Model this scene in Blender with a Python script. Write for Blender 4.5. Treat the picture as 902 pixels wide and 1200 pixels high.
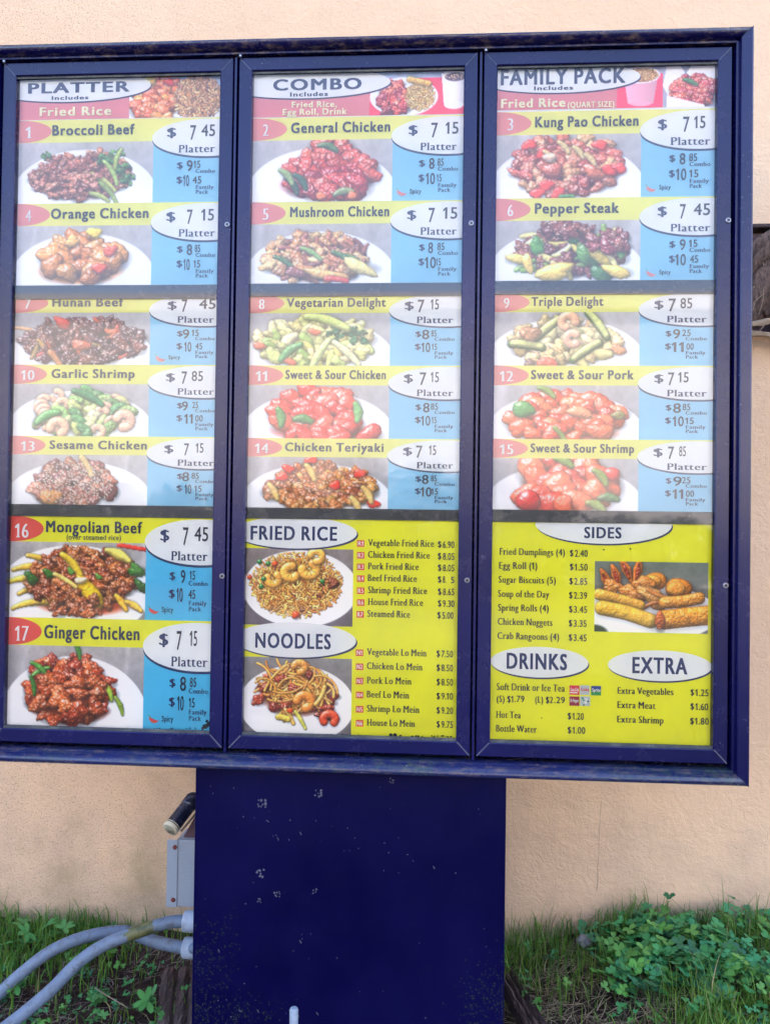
import bpy, bmesh, math, random
import numpy as np
from mathutils import Vector, Matrix

for o in list(bpy.data.objects): bpy.data.objects.remove(o)
sc = bpy.context.scene
COL = sc.collection
rad = math.radians

# ---------------------------------------------------------------- camera
CAM = Vector((0.184736, -1.767842, 1.25))
RIGHT = Vector((0.998113, 0.059866, 0.013648))
DOWN = Vector((0.012732, 0.015648, -0.999796))
FWD = Vector((-0.060067, 0.998084, 0.014856))
FPX = 900.0                                        # focal length in pixels of a 902 x 1200 picture
cd = bpy.data.cameras.new('camera'); cam = bpy.data.objects.new('camera', cd); COL.objects.link(cam)
cd.sensor_fit = 'VERTICAL'; cd.sensor_height = 24.0; cd.lens = 24.0 * FPX / 1200.0
cd.clip_start = .02; cd.clip_end = 2000
m = Matrix((RIGHT, -DOWN, -FWD)).transposed().to_4x4(); m.translation = CAM
cam.matrix_world = m
sc.camera = cam

# ---------------------------------------------------------------- sky, sun (behind the building: the whole place is in open shade), exposure
SUN_EL, SUN_AZ = rad(42), rad(24)                  # azimuth measured from +Y (behind the wall) towards +X
w = bpy.data.worlds.new('World'); sc.world = w; w.use_nodes = True
nt = w.node_tree; nt.nodes.clear()
sky = nt.nodes.new('ShaderNodeTexSky'); sky.sky_type = 'NISHITA'; sky.sun_disc = False
sky.sun_elevation = SUN_EL; sky.sun_rotation = SUN_AZ
sky.air_density = 0.75; sky.dust_density = 3.0; sky.ozone_density = 0.6
bgn = nt.nodes.new('ShaderNodeBackground'); bgn.inputs[1].default_value = .15
wo = nt.nodes.new('ShaderNodeOutputWorld')
nt.links.new(sky.outputs[0], bgn.inputs[0]); nt.links.new(bgn.outputs[0], wo.inputs[0])
sd = bpy.data.lights.new('sun', 'SUN'); sd.energy = 3.6; sd.angle = rad(.5); sd.color = (1, .95, .87)
so = bpy.data.objects.new('sun', sd); COL.objects.link(so)
sdir = Vector((math.sin(SUN_AZ) * math.cos(SUN_EL), math.cos(SUN_AZ) * math.cos(SUN_EL), math.sin(SUN_EL)))
so.rotation_euler = sdir.to_track_quat('Z', 'Y').to_euler(); so.location = (3, 6, 9)
sc.view_settings.view_transform = 'Standard'; sc.view_settings.look = 'None'
sc.view_settings.gamma = 1.0; sc.view_settings.use_curve_mapping = False
sc.view_settings.exposure = 3.2

def at(px, py, Y):                                 # the point of the plane y = Y that stands at a pixel of the photograph
    d = RIGHT * ((px - 451) / FPX) + DOWN * ((py - 600) / FPX) + FWD
    return CAM + d * ((Y - CAM.y) / d.y)

# ---------------------------------------------------------------- printed food pictures (flat print, computed colours)
def _noise(n, cells, rs):
    g = rs.rand(cells, cells)
    t = np.arange(n) * cells / n
    i0 = t.astype(int) % cells; i1 = (i0 + 1) % cells; f = t - np.floor(t); f = f * f * (3 - 2 * f)
    a = g[i0][:, i0] * (1 - f)[None] + g[i0][:, i1] * f[None]
    b = g[i1][:, i0] * (1 - f)[None] + g[i1][:, i1] * f[None]
    return a * (1 - f)[:, None] + b * f[:, None]
_rs0 = np.random.RandomState(5)
NZ = sum(_noise(512, c, _rs0) * w for c, w in ((24, .45), (60, .35), (150, .3))) / 1.1 - .5
NGY, NGX = np.gradient(NZ)

class Pic:
    def __init__(s, asp, seed, W=300, bg=(150, 150, 152), bg2=None):
        s.W = W; s.H = max(8, int(W * asp)); s.asp = asp; s.r = np.random.RandomState(seed)
        yy, xx = np.mgrid[0:s.H, 0:s.W]
        s.X = (xx + .5) / W; s.Y = (yy + .5) / W
        bg = np.array(bg, float); bg2 = np.array(bg2 if bg2 is not None else bg * .8, float)
        t = (s.Y / asp)[..., None]
        s.C = bg * (1 - t) + bg2 * t
        s.C = s.C * (1 + .25 * NZ[:s.H, :s.W, None])
        for k in range(4):                          # soft glints of the steel table
            x, w, a = s.r.rand(), .01 + .05 * s.r.rand(), s.r.uniform(-14, 22)
            s.C += (a * np.exp(-((s.X - x + .1 * s.Y) / w) ** 2))[..., None]
    def win(s, cx, cy, R):
        x0, x1 = int((cx - R) * s.W) - 1, int((cx + R) * s.W) + 2
        y0, y1 = int((cy - R) * s.W) - 1, int((cy + R) * s.W) + 2
        x0, y0 = max(0, x0), max(0, y0); x1, y1 = min(s.W, x1), min(s.H, y1)
        return (slice(y0, y1), slice(x0, x1)) if x1 > x0 + 2 and y1 > y0 + 2 else None
    def ell(s, cx, cy, rx, ry, col, soft=.006, a=1.):
        d = np.sqrt(((s.X - cx) / rx) ** 2 + ((s.Y - cy) / ry) ** 2)
        m = (np.clip((1 - d) * min(rx, ry) / soft, 0, 1) * a)[..., None]
        s.C = s.C * (1 - m) + np.array(col, float) * m
    def plate(s, cx=.5, cy=None, rx=.52, ry=None, col=(232, 236, 242)):
        cy = s.asp * .93 if cy is None else cy; ry = s.asp * .8 if ry is None else ry
        s.ell(cx + .01, cy + .012, rx * 1.02, ry * 1.02, (105, 105, 112), .04, .6)
        s.ell(cx, cy, rx, ry, col)
        s.ell(cx, cy + .012, rx * .9, ry * .88, np.array(col) * .93, .05)
        s.ell(cx, cy + .018, rx * .82, ry * .8, np.array(col) * .985, .06)
    def shade(s, w, h, col, spec, bump, off, dark=.42):
        a = np.clip(h * 4, 0, 1)
        n1, n2 = off
        nx = NGX[n1:n1 + h.shape[0], n2:n2 + h.shape[1]]; ny = NGY[n1:n1 + h.shape[0], n2:n2 + h.shape[1]]
        gy, gx = np.gradient(h)
        k = s.k
        vx, vy = -gx * k + nx * bump * 14, -gy * k + ny * bump * 14
        l = np.sqrt(vx * vx + vy * vy + 1)
        d = (-.38 * vx * 1 - .62 * vy + .69) / l
        sh = dark + (1.12 - dark) * np.clip(d, 0, 1)
        sh = sh * (.5 + .5 * np.clip(h * 1.8, 0, 1))
        nz = NZ[n1:n1 + h.shape[0], n2:n2 + h.shape[1]]
        c = np.array(col, float) * (sh * (1 + .5 * nz * min(1, .4 + bump)))[..., None]
        sp = np.clip((-.30 * vx - .50 * vy + .81) / l, 0, 1) ** 26 * spec * 1.5
        c = c + sp[..., None] * (np.array([255, 250, 240]) - c)
        s.C[w] = s.C[w] * (1 - a[..., None]) + np.clip(c, 0, 255) * a[..., None]
    def drop(s, cx, cy, rx, ry, k=.62):
        R = max(rx, ry) * 1.3; w = s.win(cx, cy, R)
        if w is None: return
        d = ((s.X[w] - cx) / rx) ** 2 + ((s.Y[w] - cy) / ry) ** 2
        s.C[w] *= (1 - (1 - k) * np.clip(1.5 - d * 1.1, 0, 1))[..., None]
    def chunk(s, cx, cy, rx, ry, ang, col, spec=.5, bump=.5, rough=.14, shadow=.62, flat=1.):
        R = max(rx, ry) * 1.35; w = s.win(cx, cy, R)
        if w is None: return
        s.drop(cx + rx * .1, cy + ry * .3, rx * 1.12, ry * 1.1, shadow)
        X, Y = s.X[w] - cx, s.Y[w] - cy
        ca, sa = math.cos(ang), math.sin(ang)
        u, v = (X * ca + Y * sa) / rx, (-X * sa + Y * ca) / ry
        th = np.arctan2(v, u); p = s.r.rand(4) * 6.28
        rad = 1 + rough * (np.cos(2 * th + p[0]) * .6 + np.cos(3 * th + p[1]) * .7 + np.cos(4 * th + p[2]) * .3 + np.cos(9 * th + p[3]) * .22)
        q = (u * u + v * v) / (rad * rad)
        h = np.sqrt(np.clip(1 - q ** flat, 0, 1))
        s.k = min(rx, ry) * s.W * .9
        o = (s.r.randint(0, 512 - h.shape[0]), s.r.randint(0, 512 - h.shape[1])) if max(h.shape) < 511 else (0, 0)
        s.shade(w, h, col, spec, bump, o)
    def stroke(s, pts, wd, col, spec=.4, bump=.25, shadow=True, taper=0.):
        pts = np.array(pts, float); c = pts.mean(0); R = np.abs(pts - c).max() + wd * 1.6
        w = s.win(c[0], c[1], R)
        if w is None: return
        X, Y = s.X[w], s.Y[w]; best = np.full(X.shape, 9.)
        n = len(pts) - 1
        for i in range(n):
            a, b = pts[i], pts[i + 1]; d = b - a; L = (d * d).sum() + 1e-12
            t = np.clip(((X - a[0]) * d[0] + (Y - a[1]) * d[1]) / L, 0, 1)
            ww = wd * (1 - taper * abs(2 * (i + t) / n - 1))
            best = np.minimum(best, np.hypot(X - a[0] - t * d[0], Y - a[1] - t * d[1]) / ww)
        if shadow:
            s.C[w] *= (1 - .3 * np.clip(1.5 - best * .8, 0, 1))[..., None]
        h = np.sqrt(np.clip(1 - best ** 2, 0, 1))
        s.k = wd * s.W * .9
        o = (s.r.randint(0, max(1, 512 - h.shape[0])), s.r.randint(0, max(1, 512 - h.shape[1])))
        s.shade(w, h, col, spec, bump, o)
    def curl(s, cx, cy, L, ang, bend, wd, col, **k):
        t = np.linspace(-.5, .5, 9); a = ang + bend * t
        x = np.cumsum(np.cos(a)) * L / 9; y = np.cumsum(np.sin(a)) * L / 9
        s.stroke(np.stack([x - x.mean() + cx, y - y.mean() + cy], 1), wd, col, **k)
    def col(s, pal, var=.14):
        c = np.array(pal[s.r.randint(len(pal))], float)
        return np.clip(c * (1 + s.r.uniform(-var, var)) * (1 + s.r.uniform(-.04, .04, 3)), 0, 255)
    def spots(s, n, cx, cy, rx, ry):                # evenly scattered points in an ellipse, far ones first
        q = s.r.uniform(-1, 1, (n * 12, 2)); q = q[(q ** 2).sum(1) < 1]
        P = [q[0]]; far = ((q - P[0]) ** 2).sum(1)
        while len(P) < min(n, len(q)):
            k = s.r.randint(0, len(q), 5); i = k[np.argmax(far[k])]
            P.append(q[i]); far = np.minimum(far, ((q - q[i]) ** 2).sum(1))
        return sorted([(cx + p[0] * rx, cy + p[1] * ry) for p in P], key=lambda p: p[1])
    def pile(s, n, cx, cy, rx, ry, size, pal, spec=.5, bump=.6, rough=.16, asp=(1, 1.6), mix=None, seeds=None, flat=1.):
        s.ell(cx, cy + ry * .1, rx * 1.02, ry * 1.0, np.array(pal[0]) * .5, .03, .95)
        for x, y in s.spots(int(n * 1.35), cx, cy, rx, ry):
            sz = s.r.uniform(*size); a = s.r.uniform(*asp)
            if mix and s.r.rand() < mix[0]: mix[1](s, x, y)
            else: s.chunk(x, y, sz * math.sqrt(a), sz / math.sqrt(a) * .9, s.r.uniform(-.9, .9), s.col(pal), spec, bump, rough, flat=flat)
    def flecks(s, n, cx, cy, rx, ry, size, col, asp=1.8):
        for x, y in s.spots(n, cx, cy, rx, ry):
            s.chunk(x, y, size * asp, size, s.r.uniform(-1.6, 1.6), col, .2, .1, .05, .8)
    def broccoli(s, x, y, r, g=(62, 104, 48)):
        for i in range(16):
            a, d = s.r.rand() * 6.28, r * math.sqrt(s.r.rand())
            s.chunk(x + math.cos(a) * d, y + math.sin(a) * d * .8, r * .3, r * .27, 0, s.col([g], .25), .15, 1.2, .3, .75)
    def shrimp(s, x, y, r, ang, c=(232, 176, 120)):
        t = np.linspace(0, 4.3, 12) + ang
        p = np.stack([x + np.cos(t) * r * .62, y + np.sin(t) * r * .55], 1)
        s.stroke(p, r * .42, c, spec=.55, bump=.25)
        for k in (2, 4, 6, 8): s.stroke([p[k], p[k] * .35 + .65 * np.array([x, y])], r * .03, np.array(c) * .72, 0, 0, False)
    def rice(s, n, cx, cy, rx, ry, pal, L=.011, w=.0058):
        for x, y in s.spots(n, cx, cy, rx, ry):
            a = s.r.uniform(0, 3.14); d = np.array([math.cos(a), math.sin(a)]) * L * s.r.uniform(.7, 1.2)
            s.stroke([(x - d[0], y - d[1]), (x + d[0], y + d[1])], w * s.r.uniform(.8, 1.2), s.col(pal, .22), .25, .1)

def slab(pal, L, w, spec=.35):                      # strips and slices thrown in among the chunks
    return lambda s, x, y: s.curl(x, y, L * s.r.uniform(.7, 1.2), s.r.uniform(-1.4, 1.4), s.r.uniform(-1.8, 1.8), w * s.r.uniform(.7, 1.2), s.col(pal), spec=spec, taper=.35)

GREEN = [(70, 128, 52), (92, 146, 66), (54, 104, 46)]
def vivid(c):                                       # the punchy colour of menu photography
    g = c.mean(2, keepdims=True); return np.clip((g + (c - g) * 1.22) * 1.2 + 6, 0, 255)
def dish(num, asp): return vivid(_dish(num, asp))
def _dish(num, asp):
    P = Pic(asp, 100 + num, bg=(148, 146, 148), bg2=(120, 118, 122))
    A = asp; cx, cy = .47, A * .62
    if num not in (16,): P.plate(.5, A * .9, .54, A * .78)
    else: P.plate(.48, A * .66, .56, A * .62)
    if num == 1:
        P.pile(60, .47, A*.55, .36, A*.38, (.028, .05), [(150, 88, 66), (128, 70, 56), (172, 108, 80)], .45, 1.2, .3)
        for x, y, r in ((.66, A*.3, .06), (.78, A*.45, .055), (.74, A*.2, .045), (.22, A*.22, .035), (.82, A*.62, .05)): P.broccoli(x, y, r)
        for a in ((.62, A*.62, .3, .5), (.66, A*.78, .3, .75), (.7, A*.5, .22, 1.0), (.3, A*.5, .14, -.6), (.74, A*.28, .16, -1.3), (.6, A*.88, .2, .3)):
            P.curl(a[0], a[1], a[2], a[3], .7, .02, P.col([(168, 178, 96), (140, 160, 80)]), spec=.4, taper=.3)
        P.pile(26, .36, A*.62, .24, A*.26, (.026, .045), [(158, 94, 72), (134, 74, 60), (180, 116, 90)], .55, 1.3, .3)
    elif num == 4:
        P.ell(.48, A*.75, .34, A*.24, (196, 120, 52), .03)
        P.pile(16, .48, A*.55, .27, A*.34, (.065, .095), [(206, 130, 62), (190, 112, 52), (216, 146, 76)], .6, .5, .14)
        for x, y, c in ((.42, A*.26, (228, 178, 96)), (.58, A*.12, (236, 206, 84)), (.62, A*.7, (214, 82, 52)), (.7, A*.42, (206, 86, 58))):
            P.chunk(x, y, .055, .04, P.r.uniform(-.4, .4), c, .4, .3, .16, flat=2.)
    elif num == 7:
        P.pile(90, .5, A*.55, .44, A*.42, (.028, .05), [(82, 42, 38), (62, 32, 34), (104, 52, 44), (70, 40, 46)], .75, 1.1, .3, mix=(.14, slab([(176, 62, 48), (160, 128, 72), (196, 88, 56)], .12, .018)))
        P.chunk(.36, A*.2, .075, .035, .5, (196, 66, 54), .4, .3); P.chunk(.5, A*.62, .08, .035, .2, (190, 96, 70), .5, .5)
        P.curl(.06, A*.3, .16, .1, .2, .012, (206, 150, 108)); P.curl(.32, A*.9, .16, .9, .3, .022, (190, 128, 84))
    elif num == 10:
        P.ell(.52, A*.62, .36, A*.3, (176, 186, 120), .03)
        for k, (x, y) in enumerate(P.spots(46, .52, A*.55, .36, A*.38)):
            if k % 3 == 0: P.curl(x, y, .13, P.r.uniform(-1, 1), 1.2, .042, P.col([(96, 156, 84), (140, 184, 104), (66, 128, 70)]), spec=.4, taper=.3, bump=.9)
            elif k % 3 == 1: P.chunk(x, y, .06, .042, P.r.uniform(-1, 1), P.col([(214, 222, 150), (226, 226, 176), (196, 210, 128)]), .4, .3)
            else: P.shrimp(x, y, .06, P.r.rand() * 6, (238, 190, 160))
        P.shrimp(.82, A*.7, .085, 3.6, (242, 186, 158)); P.shrimp(.34, A*.84, .085, 3, (238, 188, 156)); P.curl(.56, A*.25, .26, .4, .5, .034, (40, 104, 58), spec=.4, taper=.4)
        P.curl(.26, A*.62, .2, -.5, .9, .034, (70, 140, 66), taper=.3)
    elif num == 13:
        P.pile(34, .46, A*.6, .27, A*.44, (.045, .075), [(132, 66, 50), (110, 50, 44), (150, 84, 60), (96, 44, 44)], .6, 1., .22)
        P.chunk(.3, A*.84, .085, .055, .2, (212, 132, 66), .5, .6); P.curl(.56, A*.22, .16, 1.0, .4, .022, (220, 190, 120))
        P.flecks(240, .47, A*.58, .28, A*.44, .0042, (244, 232, 206))
    elif num == 16:
        P.ell(.55, A*.8, .38, A*.18, (150, 66, 34), .03)
        for q in ((.1, A*.34), (.06, A*.5), (.2, A*.24), (.14, A*.62), (.24, A*.8), (.1, A*.82)):
            P.curl(q[0] + .05, q[1], .26, P.r.uniform(-.5, .3), .5, .026, P.col([(228, 196, 84), (214, 180, 70)]), taper=.35)
        P.pile(70, .54, A*.47, .38, A*.38, (.032, .058), [(158, 88, 48), (138, 70, 38), (176, 106, 58), (120, 62, 40)], .65, 1.3, .3)
        for q in ((.17, A*.48, .06), (.3, A*.42, .05), (.46, A*.38, .035), (.93, A*.36, .07), (.97, A*.56, .06), (.66, A*.45, .03)):
            P.chunk(q[0], q[1], q[2], q[2] * .6, .6, P.col(GREEN), .3, .4, .2)
        P.curl(.47, A*.3, .24, .8, .6, .03, (232, 202, 72), spec=.5, taper=.3)
        P.chunk(.6, A*.66, .15, .062, .95, (226, 190, 52), .4, .4, .1); P.chunk(.53, A*.5, .045, .025, -.2, (246, 236, 200), .5, .2)
        P.curl(.42, A*.5, .2, .5, .3, .016, (236, 214, 130)); P.curl(.83, A*.78, .14, .9, .4, .028, (222, 180, 70), taper=.4); P.curl(.92, A*.82, .14, .5, .4, .028, (226, 186, 84), taper=.4)
        P.pile(14, .5, A*.82, .2, A*.13, (.03, .055), [(166, 98, 54), (146, 80, 46)], .6, 1.3, .3)
        P.curl(.8, A*.16, .2, .4, .4, .04, (238, 220, 120), taper=.5); P.curl(.9, A*.06, .22, .15, 0, .016, (206, 52, 44), shadow=False)
    elif num == 17:
        P.ell(.48, A*.8, .3, A*.16, (112, 40, 26), .03)
        P.pile(52, .46, A*.55, .3, A*.4, (.042, .072), [(172, 76, 38), (150, 58, 32), (190, 96, 52), (136, 50, 34)], .65, 1.2, .26)
        for q in ((.52, A*.05, 1.2), (.25, A*.32, -.5), (.2, A*.5, 1.3), (.75, A*.55, 1.1), (.83, A*.72, 1.1), (.55, A*.75, -.2), (.66, A*.62, 1.0), (.24, A*.28, .6)):
            P.curl(q[0], q[1], .15, q[2], .6, .021, P.col(GREEN + [(150, 172, 70)]), taper=.4)
        P.pile(12, .46, A*.62, .25, A*.26, (.05, .075), [(180, 84, 42), (160, 66, 36), (200, 108, 60)], .7, 1.2, .26)
    elif num == 2:
        P.ell(.52, A*.72, .34, A*.26, (120, 44, 40), .03)
        P.pile(26, .55, A*.5, .3, A*.4, (.055, .09), [(178, 58, 48), (156, 44, 44), (196, 78, 60)], .6, .8, .2)
        for x, y, r in ((.55, A*.12, .06), (.3, A*.72, .06), (.26, A*.58, .045), (.66, A*.84, .06), (.36, A*.66, .05)): P.curl(x, y, .15, P.r.uniform(-.5, 1.2), 1., .028, P.col([(58, 92, 52), (110, 134, 84), (44, 74, 48)]), taper=.4)
        for x in (.5, .72): P.chunk(x, A*.9, .035, .028, .3, (220, 110, 70), .3, .3, .1, flat=2.)
    elif num == 5:
        P.pile(70, .46, A*.55, .36, A*.4, (.03, .06), [(212, 156, 96), (196, 136, 80), (224, 176, 120), (170, 108, 70)], .55, .8, .24, mix=(.22, slab([(124, 70, 58), (150, 92, 70)], .13, .024)))
        for q in ((.44, A*.48), (.74, A*.6), (.66, A*.55), (.25, A*.62)): P.curl(q[0], q[1], .18, .5, .6, .02, P.col([(66, 100, 56), (120, 146, 84)]), taper=.3)
        P.chunk(.78, A*.72, .13, .045, .5, (222, 206, 132), .4, .3, .1); P.chunk(.55, A*.84, .17, .035, .15, (226, 176, 104), .5, .3, .1); P.curl(.62, A*.92, .16, .1, .3, .02, (196, 70, 60)); P.chunk(.33, A*.8, .08, .035, .3, (126, 74, 66), .6, .5)
    elif num == 8:
        P.pile(50, .47, A*.55, .4, A*.4, (.035, .06), [(214, 206, 124), (226, 214, 146), (190, 196, 108)], .45, .5, .2, mix=(.4, slab([(196, 206, 126), (230, 226, 168), (150, 180, 92), (214, 196, 112)], .13, .042)))
        P.broccoli(.62, A*.38, .06, (30, 84, 52)); P.broccoli(.78, A*.42, .075, (26, 78, 48))
        for q in ((.47, A*.36, .045), (.08, A*.62, .05), (.3, A*.92, .05), (.64, A*.2, .03)): P.chunk(q[0], q[1], q[2], q[2] * .5, .3, (216, 92, 66), .4, .3)
        P.curl(.3, A*.72, .2, -.7, .7, .035, (64, 128, 66), taper=.4); P.curl(.56, A*.16, .34, .25, .5, .035, (190, 204, 120), taper=.3); P.curl(.7, A*.75, .26, .7, .3, .028, (226, 226, 180), taper=.3); P.curl(.5, A*.82, .3, -1.1, .5, .03, (200, 214, 140), taper=.3)
    elif num == 11:
        P.ell(.52, A*.86, .38, A*.2, (206, 44, 38), .03)
        P.pile(22, .48, A*.55, .27, A*.44, (.06, .095), [(222, 60, 48), (206, 46, 42), (232, 84, 64)], .65, .35, .12)
        P.pile(8, .6, A*.9, .3, A*.1, (.06, .08), [(222, 52, 44)], .6, .3, .1)
        for q in ((.24, A*.6, 1.3), (.4, A*.64, .1), (.78, A*.5, 1.4)): P.curl(q[0], q[1], .13, q[2], .9, .036, P.col([(66, 128, 58), (90, 150, 80)]), taper=.4)
    elif num == 14:
        P.pile(70, .52, A*.6, .36, A*.42, (.035, .06), [(178, 104, 46), (152, 82, 38), (206, 142, 74), (128, 64, 34)], .7, .9, .2)
        for q in ((.3, A*.24), (.63, A*.55), (.8, A*.32), (.9, A*.9), (.46, A*.06), (.26, A*.4)): P.chunk(q[0], q[1], .045, .032, P.r.uniform(-.5, .5), (222, 50, 36), .5, .2, .14, flat=2.)
        for q in ((.2, A*.68), (.86, A*.72), (.46, A*.3), (.78, A*.92)): P.curl(q[0], q[1], .13, 1., .5, .026, (226, 190, 116), taper=.3)
    elif num == 3:
        P.pile(60, .5, A*.5, .37, A*.46, (.035, .06), [(176, 84, 66), (154, 64, 54), (196, 112, 84), (206, 150, 104)], .6, .8, .2)
        for q in ((.34, A*.3), (.85, A*.55), (.78, A*.58), (.36, A*.8), (.3, A*.92), (.72, A*.18), (.24, A*.16), (.44, A*.92)): P.chunk(q[0], q[1], .052, .038, P.r.uniform(-.5, .5), (220, 62, 52), .45, .25, .14, flat=2.)
        for q in ((.48, A*.2), (.58, A*.28), (.38, A*.34), (.66, A*.4)): P.curl(q[0], q[1], .11, .8, .6, .022, (206, 186, 128), taper=.3)
        P.chunk(.68, A*.6, .08, .045, .5, (186, 100, 72), .7, .5); P.chunk(.4, A*.56, .075, .055, .2, (170, 84, 66), .7, .5); P.chunk(.38, A*.36, .045, .035, 0, (228, 196, 166), .5, .3)
        P.curl(.5, A*.97, .1, 0, .2, .012, (60, 120, 60))
    elif num == 6:
        P.pile(56, .52, A*.5, .37, A*.42, (.03, .055), [(122, 62, 54), (100, 48, 48), (142, 80, 64)], .65, 1.2, .28, mix=(.35, slab([(220, 196, 104), (112, 150, 70), (232, 214, 140)], .15, .026)))
        for q in ((.3, A*.42, .06, 1.2), (.53, A*.25, .06, .8), (.64, A*.58, .08, .6), (.86, A*.5, .05, 1.2), (.74, A*.88, .07, .2)): P.chunk(q[0], q[1], q[2] * 1.2, q[2] * .7, q[3], P.col(GREEN), .4, .3, .16)
        for q in ((.42, A*.84, .14, -.2), (.72, A*.58, .1, .7), (.16, A*.62, .08, .3), (.24, A*.7, .08, 1.2), (.84, A*.84, .1, .4)): P.chunk(q[0], q[1], q[2], q[2] * .42, q[3], P.col([(228, 200, 100), (222, 190, 96)]), .45, .3, .12)
        P.pile(10, .44, A*.16, .1, A*.1, (.035, .055), [(128, 66, 58), (106, 50, 50)], .6, 1.2, .26); P.pile(10, .78, A*.36, .12, A*.14, (.035, .055), [(118, 54, 54), (134, 74, 62)], .7, 1.2, .26)
    elif num == 9:
        P.pile(40, .5, A*.55, .36, A*.4, (.035, .06), [(220, 196, 140), (232, 214, 166), (206, 176, 120)], .4, .5, .2, mix=(.4, slab([(200, 208, 130), (226, 222, 164), (214, 190, 130)], .12, .04)))
        for q in ((.24, A*.62, .1), (.64, A*.72, -.6), (.38, A*.3, -.7), (.72, A*.24, .9)):
            P.curl(q[0], q[1], .24, q[2], .3, .034, (58, 96, 44), taper=.2); P.curl(q[0], q[1] - .01, .22, q[2], .3, .025, (200, 208, 128), taper=.2)
        P.shrimp(.52, A*.18, .075, 2, (236, 176, 140)); P.shrimp(.55, A*.5, .07, 1, (234, 180, 150)); P.chunk(.26, A*.4, .07, .055, 0, (170, 118, 84), .4, .8)
        P.chunk(.38, A*.94, .07, .04, .1, (214, 92, 70), .4, .4); P.chunk(.26, A*.95, .04, .03, 0, (90, 66, 60), .4, .4); P.chunk(.86, A*.7, .05, .035, .5, (214, 140, 96), .4, .4)
    elif num == 12:
        P.ell(.52, A*.88, .4, A*.16, (200, 58, 34), .03)
        P.pile(26, .52, A*.58, .36, A*.42, (.055, .095), [(216, 78, 44), (200, 60, 38), (228, 104, 62)], .75, .4, .12)
        P.chunk(.22, A*.45, .085, .055, .1, (62, 130, 58), .5, .2, .1); P.curl(.38, A*.12, .14, .5, .8, .026, (120, 146, 66), taper=.4); P.curl(.48, A*.93, .16, .9, .4, .018, (110, 130, 56)); P.chunk(.86, A*.55, .05, .03, .1, (130, 120, 60), .4, .3)
        P.chunk(.6, A*.5, .09, .04, .3, (232, 150, 100), .6, .4)
    elif num == 15:
        P.ell(.5, A*.9, .34, A*.14, (196, 56, 40), .03)
        P.pile(17, .5, A*.5, .3, A*.46, (.075, .115), [(222, 84, 52), (204, 62, 46), (230, 104, 66)], .7, .35, .1)
        P.chunk(.26, A*.82, .09, .075, 0, (206, 40, 36), .8, .2, .05); P.chunk(.82, A*.3, .06, .05, 0, (212, 48, 40), .7, .2, .05)
        for q in ((.8, A*.75, 0), (.75, A*.35, .8), (.72, A*.9, .4), (.5, A*.06, .4)): P.curl(q[0], q[1], .14, q[2], .8, .034, P.col([(126, 156, 70), (70, 112, 62)]), taper=.4)
    return P.C

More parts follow.
